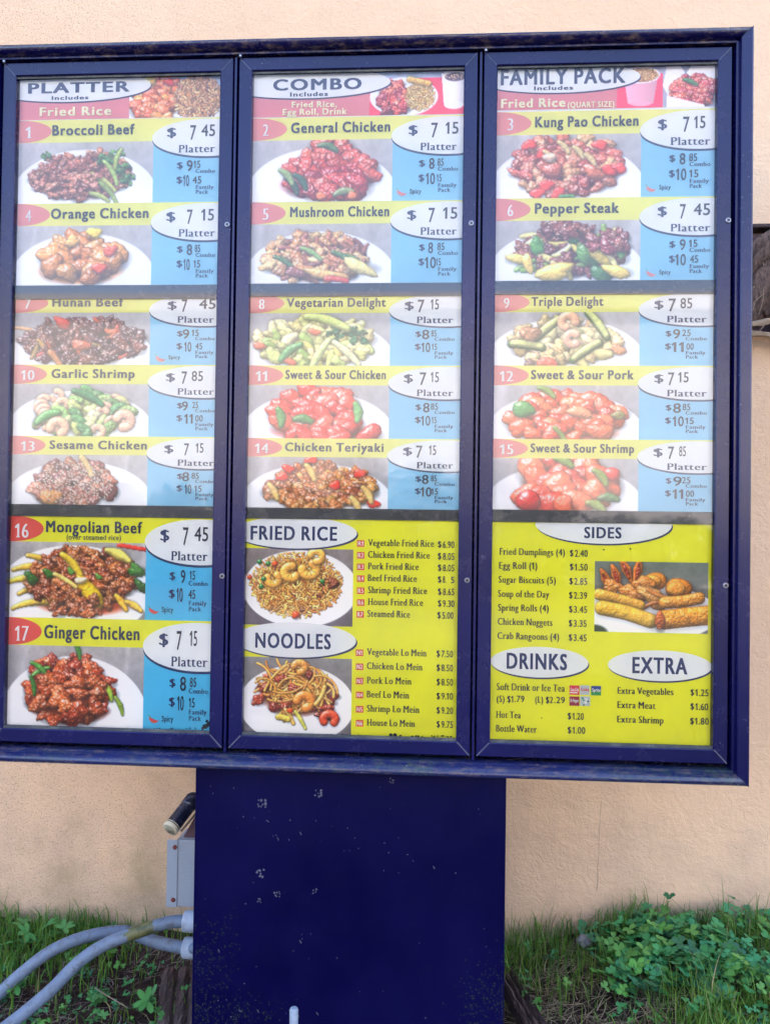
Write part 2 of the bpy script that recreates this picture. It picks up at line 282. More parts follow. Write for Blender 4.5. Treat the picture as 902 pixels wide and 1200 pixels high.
def special(kind, asp): return vivid(_special(kind, asp))
def _special(kind, asp):
    A = asp
    if kind == 'fried_rice':
        P = Pic(A, 301, bg=(112, 104, 104), bg2=(80, 74, 82)); P.plate(.52, A*.52, .53, A*.5)
        pal = [(232, 176, 96), (218, 156, 78), (244, 200, 128), (190, 124, 62)]
        P.ell(.48, A*.48, .42, A*.4, (150, 92, 48), .06)
        P.rice(620, .48, A*.47, .42, A*.42, pal, .017, .0085)
        for k in range(16):
            x, y = P.spots(1, .5, A*.52, .34, A*.3)[0]; P.chunk(x, y, .03, .02, P.r.uniform(-1, 1), P.col([(98, 52, 40), (120, 66, 46)]), .4, 1.2, .3)
        P.rice(200, .48, A*.56, .38, A*.32, pal, .017, .0085)
        for x, y, r, a in ((.27, A*.4, .09, 5.4), (.43, A*.31, .1, .6), (.6, A*.27, .105, 5.2), (.66, A*.1, .085, 3.5)): P.shrimp(x, y, r, a, (246, 186, 96))
        for x, y in ((.22, A*.2), (.18, A*.4), (.16, A*.5), (.72, A*.42), (.14, A*.18)): P.chunk(x, y, .024, .024, 0, (40, 116, 56), .5, .1, .04)
        for x, y, r in ((.28, A*.2, .026), (.48, A*.86, .036), (.05, A*.38, .024)): P.chunk(x, y, r, r, 0, (222, 80, 34), .5, .2, .06)
        P.chunk(.82, A*.44, .06, .045, -.6, (128, 70, 48), .3, 1.4, .3)
    elif kind == 'noodles':
        P = Pic(A, 302, bg=(118, 116, 116), bg2=(96, 92, 96)); P.plate(.5, A*.62, .53, A*.52)
        P.ell(.5, A*.46, .37, A*.34, (96, 48, 32), .05)
        mt = [(150, 62, 42), (120, 46, 36), (174, 84, 58)]
        for x, y in P.spots(20, .5, A*.45, .36, A*.32): P.chunk(x, y, P.r.uniform(.03, .06), .03, P.r.uniform(-1, 1), P.col(mt), .5, 1.2, .26)
        for x, y in P.spots(74, .5, A*.42, .28, A*.26):
            P.curl(x, y, P.r.uniform(.2, .38), P.r.uniform(-1.6, 1.6), P.r.uniform(-5, 5), P.r.uniform(.010, .014), P.col([(236, 178, 96), (244, 196, 122), (220, 156, 80)]), spec=.4)
        for x, y in ((.48, A*.4), (.22, A*.4), (.14, A*.58), (.3, A*.66), (.4, A*.62), (.82, A*.78), (.74, A*.74), (.78, A*.66), (.36, A*.28), (.6, A*.22)):
            P.chunk(x, y, .065, .042, P.r.uniform(-.6, .6), P.col(mt), .6, 1.1, .24)
        for x, y in P.spots(12, .5, A*.3, .3, A*.2): P.curl(x, y, .34, P.r.uniform(-1, 1), P.r.uniform(-3, 3), .011, P.col([(224, 166, 90)]), spec=.4)
        P.shrimp(.57, A*.58, .105, 3.3, (232, 150, 76)); P.shrimp(.52, A*.13, .08, 3.4, (224, 156, 80)); P.shrimp(.8, A*.8, .09, 2.6, (208, 86, 56))
        P.curl(.54, A*.82, .2, 1.0, .2, .022, (214, 212, 110), taper=.3); P.curl(.44, A*.78, .16, 1.0, .3, .02, (232, 196, 110)); P.curl(.38, A*.8, .1, .2, .3, .03, (214, 190, 90)); P.curl(.72, A*.5, .2, 2., .6, .02, (220, 184, 110))
        P.chunk(.44, A*.7, .03, .024, .4, (226, 84, 36), .4, .2, flat=2.)
    elif kind == 'sides':
        P = Pic(A, 303, bg=(92, 100, 96), bg2=(110, 104, 104))
        P.plate(.5, A*.72, .6, A*.4); P.ell(.0, A*1.02, .14, A*.14, (40, 52, 40), .02)
        for x, y, a, h in ((.1, A*.26, 1.15, .2), (.19, A*.2, 1.2, .2), (.28, A*.12, 1.1, .24), (.38, A*.12, 1.75, .22)):
            P.curl(x, y, h, a, .3, .045, (208, 128, 62), taper=.55); P.curl(x, y + .01, h * .7, a, .3, .022, (160, 62, 36), taper=.6, bump=1.2)
        for x, y, r in ((.54, A*.27, .1), (.74, A*.37, .12)): P.chunk(x, y, r, r * .8, .1, (204, 132, 56), .25, .5, .03); P.chunk(x - .02, y + .005, r * .72, r * .56, .1, (222, 158, 78), .15, .5, .03, 1., flat=2.)
        for x, y in ((.16, A*.36), (.32, A*.42), (.44, A*.3), (.36, A*.5)): P.chunk(x, y, .1, .06, P.r.uniform(-.4, .4), (206, 138, 70), .4, .8, .2)
        P.chunk(.52, A*.5, .15, .08, .5, (214, 164, 96), .4, .7, .18); P.curl(.56, A*.46, .22, .4, -.6, .018, (188, 128, 70)); P.curl(.5, A*.6, .16, -.4, .6, .018, (170, 106, 54))
        P.stroke([(.04, A*.47), (.2, A*.53), (.4, A*.62)], .052, (214, 168, 76), .3, .5)
        P.stroke([(.07, A*.66), (.28, A*.72), (.5, A*.83)], .068, (216, 176, 74), .35, .4)
        P.stroke([(.62, A*.57), (.78, A*.55), (.92, A*.5)], .055, (204, 144, 62), .3, .7)
        P.stroke([(.62, A*.81), (.8, A*.77), (1.02, A*.73)], .088, (206, 140, 48), .3, .9)
        P.chunk(.58, A*.82, .045, .085, -.1, (158, 84, 34), .2, 1., .1)
    elif kind == 'platter_head':
        P = Pic(A, 304, bg=(120, 140, 176), bg2=(150, 156, 170)); P.plate(.5, A*.8, .56, A*.62)
        P.pile(24, .3, A*.6, .24, A*.46, (.07, .1), [(214, 112, 62), (196, 88, 54), (226, 140, 70)], .5, .6, .16)
        P.chunk(.2, A*.2, .08, .06, 0, (228, 182, 90), .3, .3); P.chunk(.42, A*.22, .06, .045, .5, (206, 60, 50), .3, .3)
        P.ell(.72, A*.6, .24, A*.44, (128, 82, 56), .06); P.rice(420, .73, A*.58, .25, A*.48, [(196, 140, 90), (176, 116, 70), (216, 166, 112), (126, 80, 60)], .022, .011)
    elif kind == 'combo_head':
        P = Pic(A, 305, bg=(120, 140, 176), bg2=(150, 156, 170))
        P.C[P.Y > A*.2] = (214, 52, 72); P.plate(.36, A*.6, .36, A*.42)
        P.pile(26, .26, A*.62, .14, A*.32, (.045, .07), [(170, 56, 50), (140, 44, 48), (190, 84, 62)], .5, 1., .24)
        P.ell(.52, A*.62, .14, A*.27, (180, 130, 70), .05); P.rice(300, .53, A*.6, .15, A*.3, [(214, 168, 92), (200, 146, 80), (226, 190, 124), (150, 110, 60)], .014, .006)
        P.stroke([(.42, A*.24), (.62, A*.34)], .034, (222, 170, 84), .3, .5)
        m = (np.abs(P.X - .88) < .135 - .04 * P.Y / A) & (P.Y > A*.12) & (P.Y < A*.8)
        P.C[m] = np.array([240, 234, 236]) * (1 - .25 * np.clip((P.X[m] - .78) / .24, 0, 1))[:, None]
        P.ell(.88, A*.8, .105, A*.09, (228, 216, 220)); P.ell(.89, A*.17, .135, A*.14, (246, 242, 232)); P.ell(.89, A*.2, .115, A*.1, (66, 46, 60))
        P.flecks(20, .89, A*.2, .09, A*.06, .006, (190, 150, 120))
    else:
        P = Pic(A, 306, bg=(120, 126, 150), bg2=(130, 130, 146))
        m = (P.Y > A*.2) & (P.X < .46); P.C[m] = (214, 52, 76)
        m = (np.abs(P.X - .24) < .19 - .07 * P.Y / A) & (P.Y > A*.2) & (P.Y < A*.9)
        P.C[m] = np.array([232, 168, 186]) * (1 - .3 * np.clip(P.X[m] / .45, 0, 1))[:, None]
        P.ell(.24, A*.9, .12, A*.06, (206, 140, 160)); P.ell(.24, A*.24, .2, A*.2, (240, 220, 222)); P.ell(.24, A*.24, .18, A*.17, (170, 110, 64)); P.rice(200, .24, A*.24, .17, A*.15, [(222, 170, 104), (200, 146, 84), (150, 100, 60)], .012, .005)
        for pts in (((.5, .0), (.62, .0), (.68, .2), (.62, .45), (.52, .75), (.46, .5)), ((.7, .2), (.76, .0), (.96, .0), (1.0, .25), (.94, .5), (.74, .5))):
            q = np.array(pts); ins = np.ones(P.X.shape, bool)
            for i in range(len(q)):
                a, b = q[i], q[(i + 1) % len(q)]; ins &= ((b[0] - a[0]) * (P.Y / A - a[1]) - (b[1] - a[1]) * (P.X - a[0])) > 0
            P.C[ins] = (238, 238, 236)
        P.pile(36, .78, A*.62, .2, A*.3, (.045, .07), [(176, 56, 50), (150, 42, 46), (196, 86, 66)], .6, 1., .22)
        P.curl(.74, A*.42, .16, .4, .5, .026, (60, 110, 60), taper=.4)
        m = (P.Y / A > .72 + .6 * (P.X - .5) ** 1) & (P.X > .5) & (P.X < .88); P.C[m] = (232, 206, 214)
    return P.C

# ---------------------------------------------------------------- helpers
OFF = {}
def link(name, me, mat, parent=None, origin=None):
    o = bpy.data.objects.new(name, me); COL.objects.link(o)
    if mat is not None: me.materials.append(mat)
    if parent is not None:
        base = OFF[parent.name]; o.parent = parent; OFF[o.name] = base
    else:
        base = Vector(origin) if origin is not None else Vector((0, 0, 0)); o.location = base; OFF[o.name] = base
    if base.length > 0: me.transform(Matrix.Translation(-base))
    return o
def empty(name, loc):
    o = bpy.data.objects.new(name, None); COL.objects.link(o); o.location = loc; o.empty_display_size = .05
    OFF[o.name] = Vector(loc); return o
def tag(o, label=None, cat=None, group=None, kind=None):
    for k, v in (('label', label), ('category', cat), ('group', group), ('kind', kind)):
        if v: o[k] = v
    return o
class MB:
    def __init__(s): s.v = []; s.f = []; s.sm = []
    def add(s, vs, fs, smooth=False):
        n = len(s.v); s.v += [tuple(p) for p in vs]; s.f += [tuple(i + n for i in f) for f in fs]; s.sm += [smooth] * len(fs); return s
    def box(s, x0, x1, y0, y1, z0, z1):
        return s.add([(x0,y0,z0),(x1,y0,z0),(x1,y1,z0),(x0,y1,z0),(x0,y0,z1),(x1,y0,z1),(x1,y1,z1),(x0,y1,z1)],
                     [(0,3,2,1),(4,5,6,7),(0,1,5,4),(1,2,6,5),(2,3,7,6),(3,0,4,7)])
    def tube(s, pts, r, n=14, caps=True):
        pts = [Vector(p) for p in pts]; rs = r if hasattr(r, '__len__') else [r] * len(pts); vs = []; fs = []
        up = None
        for i, p in enumerate(pts):
            t = (pts[min(i + 1, len(pts) - 1)] - pts[max(i - 1, 0)]).normalized()
            if up is None: up = t.orthogonal().normalized()
            up = (up - t * up.dot(t)).normalized(); b = t.cross(up)
            for k in range(n):
                a = 2 * math.pi * k / n; vs.append(p + (up * math.cos(a) + b * math.sin(a)) * rs[i])
        for i in range(len(pts) - 1):
            for k in range(n):
                k2 = (k + 1) % n; fs.append((i * n + k, i * n + k2, (i + 1) * n + k2, (i + 1) * n + k))
        s.add(vs, fs, True)
        if caps:
            s.add(vs[:n], [tuple(range(n - 1, -1, -1))]); s.add(vs[-n:], [tuple(range(n))])
        return s
    def build(s, name, mat, parent=None, origin=None, bevel=0., fix=True):
        me = bpy.data.meshes.new(name); me.from_pydata(s.v, [], s.f)
        me.polygons.foreach_set('use_smooth', s.sm)
        if fix:
            b = bmesh.new(); b.from_mesh(me); bmesh.ops.recalc_face_normals(b, faces=b.faces); b.to_mesh(me); b.free()
        o = link(name, me, mat, parent, origin)
        if bevel:
            md = o.modifiers.new('bevel', 'BEVEL'); md.width = bevel; md.segments = 2; md.limit_method = 'ANGLE'
        return o
def arr_mesh(name, V, F, col=None, smooth=False):   # quick mesh from arrays (F: list of equal-length index rows)
    me = bpy.data.meshes.new(name); V = np.asarray(V, np.float32); F = np.asarray(F, np.int32)
    me.vertices.add(len(V)); me.vertices.foreach_set('co', V.ravel())
    me.loops.add(F.size); me.loops.foreach_set('vertex_index', F.ravel())
    me.polygons.add(len(F)); me.polygons.foreach_set('loop_start', np.arange(0, F.size, F.shape[1], dtype=np.int32))
    me.update(calc_edges=True)
    if smooth: me.polygons.foreach_set('use_smooth', np.ones(len(F), bool))
    if col is not None:
        a = me.color_attributes.new('Col', 'FLOAT_COLOR', 'POINT')
        a.data.foreach_set('color', np.concatenate([col, np.ones((len(col), 1))], 1).astype(np.float32).ravel())
    return me

# ---------------------------------------------------------------- materials
class N:
    def __init__(s, name):
        s.m = bpy.data.materials.new(name); s.m.use_nodes = True; s.t = s.m.node_tree; s.t.nodes.clear()
        s.out = s.t.nodes.new('ShaderNodeOutputMaterial')
    def n(s, t, **k):
        x = s.t.nodes.new('ShaderNode' + t)
        for a, v in k.items(): setattr(x, a, v)
        return x
    def l(s, a, b): s.t.links.new(a, b)
    def val(s, sock, v):
        if isinstance(v, bpy.types.NodeSocket): s.l(v, sock)
        else: sock.default_value = v if not isinstance(v, tuple) or len(v) == 4 or sock.type == 'VECTOR' else (*v, 1)
    def coords(s, kind='Object'):
        return s.n('TexCoord').outputs[kind]
    def noise(s, scale, detail=4, rough=.55, vec=None, out='Fac', dist=0.):
        x = s.n('TexNoise'); x.inputs['Scale'].default_value = scale; x.inputs['Detail'].default_value = detail
        x.inputs['Roughness'].default_value = rough; x.inputs['Distortion'].default_value = dist
        s.l(vec if vec is not None else s.coords(), x.inputs['Vector']); return x.outputs[out]
    def ramp(s, f, lo, hi, a=0., b=1.):
        x = s.n('MapRange'); x.inputs[1].default_value = lo; x.inputs[2].default_value = hi; x.inputs[3].default_value = a; x.inputs[4].default_value = b
        s.l(f, x.inputs[0]); return x.outputs[0]
    def mix(s, f, a, b):
        x = s.n('Mix', data_type='RGBA'); s.val(x.inputs[0], f); s.val(x.inputs[6], a); s.val(x.inputs[7], b); return x.outputs[2]
    def math(s, op, a, b):
        x = s.n('Math', operation=op); s.val(x.inputs[0], a); s.val(x.inputs[1], b); return x.outputs[0]
    def bsdf(s, col, rough=.5, metal=0., spec=.5, bump=None, bstr=.3, bdist=.002):
        p = s.n('BsdfPrincipled'); s.val(p.inputs['Base Color'], col); s.val(p.inputs['Roughness'], rough)
        s.val(p.inputs['Metallic'], metal); p.inputs['Specular IOR Level'].default_value = spec
        if bump is not None:
            b = s.n('Bump'); b.inputs['Strength'].default_value = bstr; b.inputs['Distance'].default_value = bdist
            s.l(bump, b.inputs['Height']); s.l(b.outputs[0], p.inputs['Normal'])
        s.l(p.outputs[0], s.out.inputs[0]); return p
def ink(name, c, rough=.45):
    k = N(name); f = k.noise(9, 3); k.bsdf(k.mix(k.ramp(f, .3, .8), c, tuple(min(1, x * .88 + .01) for x in c)), rough, spec=.3); return k.m
def attr_mat(name, rough=.45, translucent=0., spec=.3):
    k = N(name); a = k.n('Attribute', attribute_name='Col'); p = k.bsdf(a.outputs['Color'], rough, spec=spec)
    if translucent:
        t = k.n('BsdfTranslucent'); k.l(a.outputs['Color'], t.inputs[0]); mx = k.n('MixShader'); mx.inputs[0].default_value = translucent
        k.l(p.outputs[0], mx.inputs[1]); k.l(t.outputs[0], mx.inputs[2]); k.l(mx.outputs[0], k.out.inputs[0])
    return k.m
M = {}
M['navy'] = ink('navy_ink', (.015, .03, .12)); M['ink'] = ink('black_ink', (.02, .022, .05))
M['slate'] = ink('slate_ink', (.03, .04, .08)); M['white'] = ink('white_print', (.86, .88, .88)); M['yellow'] = ink('yellow_print', (.86, .86, .015))
M['blue'] = ink('blue_print', (.07, .53, .82)); M['red'] = ink('red_print', (.78, .075, .06)); M['rose'] = ink('rose_red_print', (.76, .04, .085))
M['cream'] = ink('cream_ink', (.93, .9, .5)); M['green'] = ink('green_ink', (.03, .3, .09)); M['maroon'] = ink('maroon_print', (.34, .02, .06))
M['palegrey'] = ink('pale_grey_print', (.5, .58, .66)); M['deepblue'] = ink('deep_blue_print', (.02, .06, .34))
FADE = {}
def faded(key, f):                                  # the upper sheets have bleached in the sun
    if f == 0: return M[key]
    if (key, f) not in FADE:
        c = INK[key]; g = f * (.3 if key in ('navy', 'ink', 'slate') else 1)
        FADE[(key, f)] = ink('sun_faded_' + key, tuple(a * (1 - g) + b_ * g for a, b_ in zip(c, (.86, .87, .86))))
    return FADE[(key, f)]
INK = dict(  # print colours before fading
    navy=(.015, .03, .12), ink=(.02, .022, .05), slate=(.03, .04, .08), white=(.86, .88, .88), yellow=(.86, .86, .015), blue=(.07, .53, .82), red=(.78, .075, .06), rose=(.76, .04, .085), cream=(.93, .9, .5), green=(.03, .3, .09))
M['photo'] = attr_mat('printed_photograph', .4)
def paint(name, mildew=0., rust=0., base=(.002, .0021, .042), flecks=.5, rough=.2, dusty=.05, spec=.42):
    k = N(name); co = k.coords('Object')
    big = k.noise(3.2, 5, .6, co); fine = k.noise(60, 4, .6, co); dust = k.noise(14, 6, .7, co)
    c = k.mix(k.ramp(big, .35, .7), base, tuple(b * 1.45 + .002 for b in base))
    c = k.mix(k.math('MULTIPLY', k.ramp(dust, .55, .85), dusty), c, (.08, .085, .13))
    v = k.n('TexVoronoi'); v.inputs['Scale'].default_value = 46; k.l(co, v.inputs['Vector'])
    gate = k.ramp(k.noise(7, 2, .5, co), .52, .6)
    spot = k.math('MULTIPLY', k.ramp(v.outputs['Distance'], .085, .05), gate)
    c = k.mix(k.math('MULTIPLY', spot, flecks), c, (.38, .39, .47))
    if mildew:
        g = k.math('MULTIPLY', k.ramp(k.noise(4.5, 5, .62, co), .5, .72), k.ramp(k.noise(90, 3, .7, co), .4, .62))
        c = k.mix(k.math('MULTIPLY', g, mildew), c, (.045, .085, .04))
    if rust:
        mp = k.n('Mapping'); mp.inputs['Scale'].default_value = (1, 3, 3); k.l(co, mp.inputs[0])
        g = k.ramp(k.noise(26, 6, .75, mp.outputs[0]), .5, .68)
        c = k.mix(k.math('MULTIPLY', g, rust), c, (.16, .115, .085))
    k.bsdf(c, k.ramp(dust, .3, .8, rough, rough + .14), spec=spec, bump=fine, bstr=.12, bdist=.0012); return k.m
M['paint'] = paint('navy_paint', flecks=.25); M['paint_top'] = paint('navy_paint_top_rail', rust=.75, flecks=.3)
M['paint_bottom'] = paint('navy_paint_bottom_rail', mildew=.8, rust=.55, flecks=.8, base=(.007, .011, .06)); M['paint_post'] = paint('navy_paint_pedestal', mildew=.0, flecks=.25, base=(.0011, .0008, .028), rough=.3, dusty=.0, spec=.13)
M['dark'] = paint('dark_cavity_paint', base=(.012, .006, .014), flecks=.0)
M['bar'] = paint('divider_paint', base=(.012, .016, .035), flecks=.0)
k = N('scuffed_bare_metal'); k.bsdf(k.mix(k.noise(40), (.05, .055, .09), (.14, .15, .2)), .4, .2); M['scuff'] = k.m
k = N('brushed_steel'); k.bsdf((.4, .4, .44), .3, .9); M['steel'] = k.m
k = N('galvanised_sheet')
mp = k.n('Mapping'); mp.inputs['Scale'].default_value = (1, 1, 12); k.l(k.coords(), mp.inputs[0])
k.bsdf(k.mix(k.noise(30, 5, .6, mp.outputs[0]), (.27, .31, .37), (.36, .4, .46)), .5, .25, bump=k.noise(200), bstr=.05); M['zinc'] = k.m
k = N('rusty_screw'); k.bsdf(k.mix(k.noise(300), (.1, .02, .02), (.24, .06, .05)), .6, .3); M['rustscrew'] = k.m
def conduit(name, moss):
    k = N(name); co = k.coords()
    c = k.mix(k.ramp(k.noise(6, 4), .3, .75), (.09, .125, .185), (.145, .19, .265))
    c = k.mix(k.math('MULTIPLY', k.ramp(k.noise(55, 6, .75), .5, .68), .75), c, (.055, .05, .045))
    if moss:
        g = k.n('VectorMath', operation='DISTANCE'); k.l(co, g.inputs[0]); g.inputs[1].default_value = moss
        jag = k.math('ADD', g.outputs['Value'], k.ramp(k.noise(60, 3), .3, .7, -.012, .012))
        c = k.mix(k.ramp(jag, .046, .038), c, k.mix(k.ramp(k.noise(40), .4, .6), (.05, .058, .02), (.11, .11, .04)))
    k.bsdf(c, .55, bump=k.noise(160, 3), bstr=.15); return k.m
k = N('pvc_coupling'); k.bsdf(k.mix(k.ramp(k.noise(30, 5), .45, .75), (.3, .35, .43), (.16, .18, .2)), .5); M['pvc'] = k.m
k = N('black_housing'); k.bsdf(k.mix(k.ramp(k.noise(60, 5, .7), .55, .75), (.01, .011, .03), (.12, .13, .2)), .3); M['housing'] = k.m
k = N('cream_rim'); k.bsdf((.62, .56, .4), .4); M['rim'] = k.m
k = N('frosted_lens'); k.bsdf(k.mix(k.noise(50), (.15, .16, .12), (.26, .26, .2)), .12, spec=.8); M['lens'] = k.m
k = N('mauve_bracket'); k.bsdf((.075, .035, .045), .6); M['bracket'] = k.m
k = N('tan_rod'); k.bsdf((.2, .15, .11), .7); M['tan'] = k.m
k = N('adhesive_residue'); k.bsdf(k.mix(k.noise(300), (.03, .03, .055), (.14, .14, .19)), .8); M['residue'] = k.m
k = N('rubber_gasket'); k.bsdf(k.mix(k.ramp(k.noise(30, 6, .7), .45, .65), (.035, .04, .05), (.1, .11, .1)), .6); M['gasket'] = k.m
# glazing: clear acrylic with two polished faces in front of the sheets
k = N('acrylic_glazing'); fr = k.n('Fresnel'); fr.inputs[0].default_value = 1.56
tr = k.n('BsdfTransparent'); tr.inputs[0].default_value = (.99, .99, .99, 1)
gl = k.n('BsdfGlossy'); gl.inputs['Roughness'].default_value = .03
df = k.n('BsdfDiffuse'); df.inputs[0].default_value = (.6, .6, .58, 1)
smear = k.ramp(k.noise(5, 6, .7, dist=.6), .4, .85, .0, .03)
m1 = k.n('MixShader'); k.l(fr.outputs[0], m1.inputs[0]); k.l(tr.outputs[0], m1.inputs[1]); k.l(gl.outputs[0], m1.inputs[2])
m2 = k.n('MixShader'); k.l(smear, m2.inputs[0]); k.l(m1.outputs[0], m2.inputs[1]); k.l(df.outputs[0], m2.inputs[2]); k.l(m2.outputs[0], k.out.inputs[0]); M['glass'] = k.m
# stucco
k = N('peach_stucco'); co = k.coords()
sep = k.n('SeparateXYZ'); k.l(co, sep.inputs[0])
grain = k.noise(75, 6, .68, co); pit = k.noise(210, 3, .6, co)
c = k.mix(k.ramp(k.noise(1.1, 4, .55, co), .3, .7), (.71, .465, .285), (.75, .53, .345))
c = k.mix(k.ramp(k.noise(11, 5, .6, co), .35, .75, 0, .35), c, (.65, .405, .26))
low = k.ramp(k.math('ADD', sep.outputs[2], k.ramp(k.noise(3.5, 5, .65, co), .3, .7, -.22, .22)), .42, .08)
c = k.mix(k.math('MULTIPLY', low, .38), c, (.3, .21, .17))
pits = k.ramp(pit, .40, .33)
left = k.ramp(k.math('ADD', sep.outputs[0], k.ramp(k.noise(2.2, 4, .6, co), .3, .7, -.35, .35)), -.1, -.75)
pm = k.math('MULTIPLY', k.ramp(pit, .44, .36), k.ramp(left, 0, 1, .12, 1.))
c = k.mix(k.math('MULTIPLY', pm, .5), c, (.1, .075, .055))
yel = k.math('MULTIPLY', k.ramp(k.noise(4, 5, .65, co), .48, .68), k.math('MULTIPLY', k.ramp(sep.outputs[2], .75, .15), left))
c = k.mix(k.math('MULTIPLY', yel, .62), c, (.33, .25, .13))
k.bsdf(c, .9, spec=.2, bump=k.math('ADD', k.math('ADD', grain, k.math('MULTIPLY', pit, .5)), k.math('MULTIPLY', k.noise(22, 4, .6, co, dist=1.2), 1.3)), bstr=.6, bdist=.006); M['stucco'] = k.m
k = N('crack_line'); k.bsdf((.2, .13, .1), .9); M['crack'] = k.m
k = N('soil'); co = k.coords()
c = k.mix(k.ramp(k.noise(18, 6, .7), .35, .7), (.028, .016, .016), (.085, .05, .042))
c = k.mix(k.math('MULTIPLY', k.ramp(k.noise(120, 4, .7), .58, .7), .6), c, (.22, .15, .13))
k.bsdf(c, .95, spec=.15, bump=k.noise(60, 6, .75), bstr=.9, bdist=.02); M['soil'] = k.m
k = N('asphalt'); k.bsdf(k.mix(k.noise(40, 6, .7), (.035, .035, .038), (.07, .07, .07)), .85, bump=k.noise(200), bstr=.4); M['asphalt'] = k.m
k = N('weathered_timber')
mp = k.n('Mapping'); mp.inputs['Scale'].default_value = (14, 1.2, 14); k.l(k.coords(), mp.inputs[0]); gr = k.noise(9, 6, .7, mp.outputs[0])
k.bsdf(k.mix(k.ramp(gr, .35, .68), (.022, .012, .013), (.15, .09, .08)), .85, bump=gr, bstr=.9, bdist=.012); M['timber'] = k.m
k = N('palm_bark'); mp = k.n('Mapping'); mp.inputs['Scale'].default_value = (5, 5, 1.2); k.l(k.coords(), mp.inputs[0]); gr = k.noise(24, 6, .7, mp.outputs[0])
k.bsdf(k.mix(k.ramp(gr, .35, .7), (.03, .017, .015), (.27, .165, .12)), .8, bump=gr, bstr=1., bdist=.014); M['bark'] = k.m
k = N('pale_bark_edge'); k.bsdf(k.mix(k.noise(60), (.26, .18, .12), (.4, .3, .2)), .8); M['bark_edge'] = k.m
k = N('grey_stone'); k.bsdf(k.mix(k.noise(40, 6, .7), (.1, .095, .1), (.26, .25, .25)), .9, bump=k.noise(50, 5), bstr=.6, bdist=.01); M['stone'] = k.m
M['leaf'] = attr_mat('leaf_green', .5, .28, .35); M['blade'] = attr_mat('grass_blade', .5, .3, .3); M['straw'] = attr_mat('dry_straw', .8)

# ---------------------------------------------------------------- ground, driveway, wall
def sstep(a, b, x): t = np.clip((x - a) / (b - a), 0, 1); return t * t * (3 - 2 * t)
def gz(x, y):                                       # lie of the ground: it climbs to the right of the pedestal
    x = np.asarray(x, float); y = np.asarray(y, float)
    z = .105 * sstep(.3, .95, x) + .03 * sstep(.35, .6, y) * sstep(-.6, -1.2, x)
    z = z * sstep(-1.6, -.4, y)
    return z + .007 * np.sin(x * 9 + 1.3) * np.cos(y * 11) + .004 * np.sin(x * 23 + y * 17) - .012
xs = np.concatenate([np.linspace(-400, -3, 14), np.linspace(-2.4, 2.8, 130), np.linspace(3.4, 400, 14)])
ys = np.concatenate([np.linspace(-400, -3, 14), np.linspace(-2.4, 1.2, 90), np.linspace(2, 300, 8)])
gx, gy = np.meshgrid(xs, ys); near = (np.abs(gx) < 3) & (np.abs(gy) < 3)
V = np.stack([gx, gy, np.where(near, gz(gx, gy), -.012)], -1).reshape(-1, 3); nx = len(xs)
i = np.arange((len(ys) - 1) * nx).reshape(-1, nx)[:, :-1].ravel()
o = link('ground', arr_mesh('ground', V, np.stack([i, i + 1, i + nx + 1, i + nx], 1), smooth=True), M['soil']); tag(o, 'dark bare soil under the grass along the wall', kind='structure')
o = MB().box(-60, 60, -9.5, -1.0, -.2, .012).build('driveway', M['asphalt']); tag(o, 'dark asphalt driveway lane in front of the board', kind='structure')
WY = .56
b = MB(); b.box(-9, 9, WY, WY + .3, -.4, 5.2)
wall = b.build('stucco_wall', M['stucco'], origin=(0, WY, 0)); tag(wall, 'peach stucco building wall behind the menu board', 'wall')
def crack(px):
    P = [at(x, y, WY) for x, y in px]; vs = []; fs = []
    for q, p in enumerate(P):
        wd = .0003 + .0005 * random.random(); d = (P[min(q + 1, len(P) - 1)] - P[max(q - 1, 0)]).normalized(); nrm = Vector((-d.z, 0, d.x))
        vs += [p + nrm * wd + Vector((0, -.0022, 0)), p - nrm * wd + Vector((0, -.0022, 0))]
        if q: fs.append((2 * q - 2, 2 * q, 2 * q + 1, 2 * q - 1))
    return MB().add(vs, fs).build('crack', M['crack'], wall, fix=False)
random.seed(4)
crack([(704, 938), (702.6, 955), (702, 970), (700.8, 985), (701.2, 1000), (699.5, 1015), (700, 1030), (698.5, 1044)])

# ---------------------------------------------------------------- menu board: cabinet, doors, pedestal
DW, DG, DM = .559058, .013424, .031518
ZT, ZB = 2.342, .722
X0 = [-1.5 * DW - DG + i * (DW + DG) for i in range(3)]
XL, XR, ZTO, ZBO = -.8935, .8935, 2.3795, .6765
YS, YG = .020, .009                                 # printed sheets, glazing
board = empty('menu_board', (0, .18, 0)); tag(board, 'navy blue three-door drive-through menu board on a wide pedestal', 'menu board')
def mitre(x0, x1, z0, z1, side, prof):              # one rail of a mitred frame; prof = (distance from the outer edge, y)
    vs = []
    for t, y in prof:
        if side == 't': vs += [(x0 + t, y, z1 - t), (x1 - t, y, z1 - t)]
        if side == 'b': vs += [(x0 + t, y, z0 + t), (x1 - t, y, z0 + t)]
        if side == 'l': vs += [(x0 + t, y, z0 + t), (x0 + t, y, z1 - t)]
        if side == 'r': vs += [(x1 - t, y, z0 + t), (x1 - t, y, z1 - t)]
    n = len(prof); fs = [(2 * i, 2 * i + 1, 2 * i + 3, 2 * i + 2) for i in range(n - 1)]
    fs += [tuple(range(0, 2 * n, 2)), tuple(range(1, 2 * n, 2))]
    return MB().add(vs, fs)
PO = [(0, .12), (0, -.004), (.002, -.012), (.006, -.019), (.012, -.024), (.018, -.0255), (.023, -.0235), (.0275, -.018), (.030, -.011), (.0306, -.009), (.0345, -.009), (.0347, .05), (.0347, .11)]
PO_SIDE = [(0, .12), (0, -.012), (.0015, -.017), (.005, -.0195), (.026, -.021), (.0285, -.019), (.030, -.012), (.0306, -.0085), (.036, -.0085), (.0363, .05), (.0363, .11)]
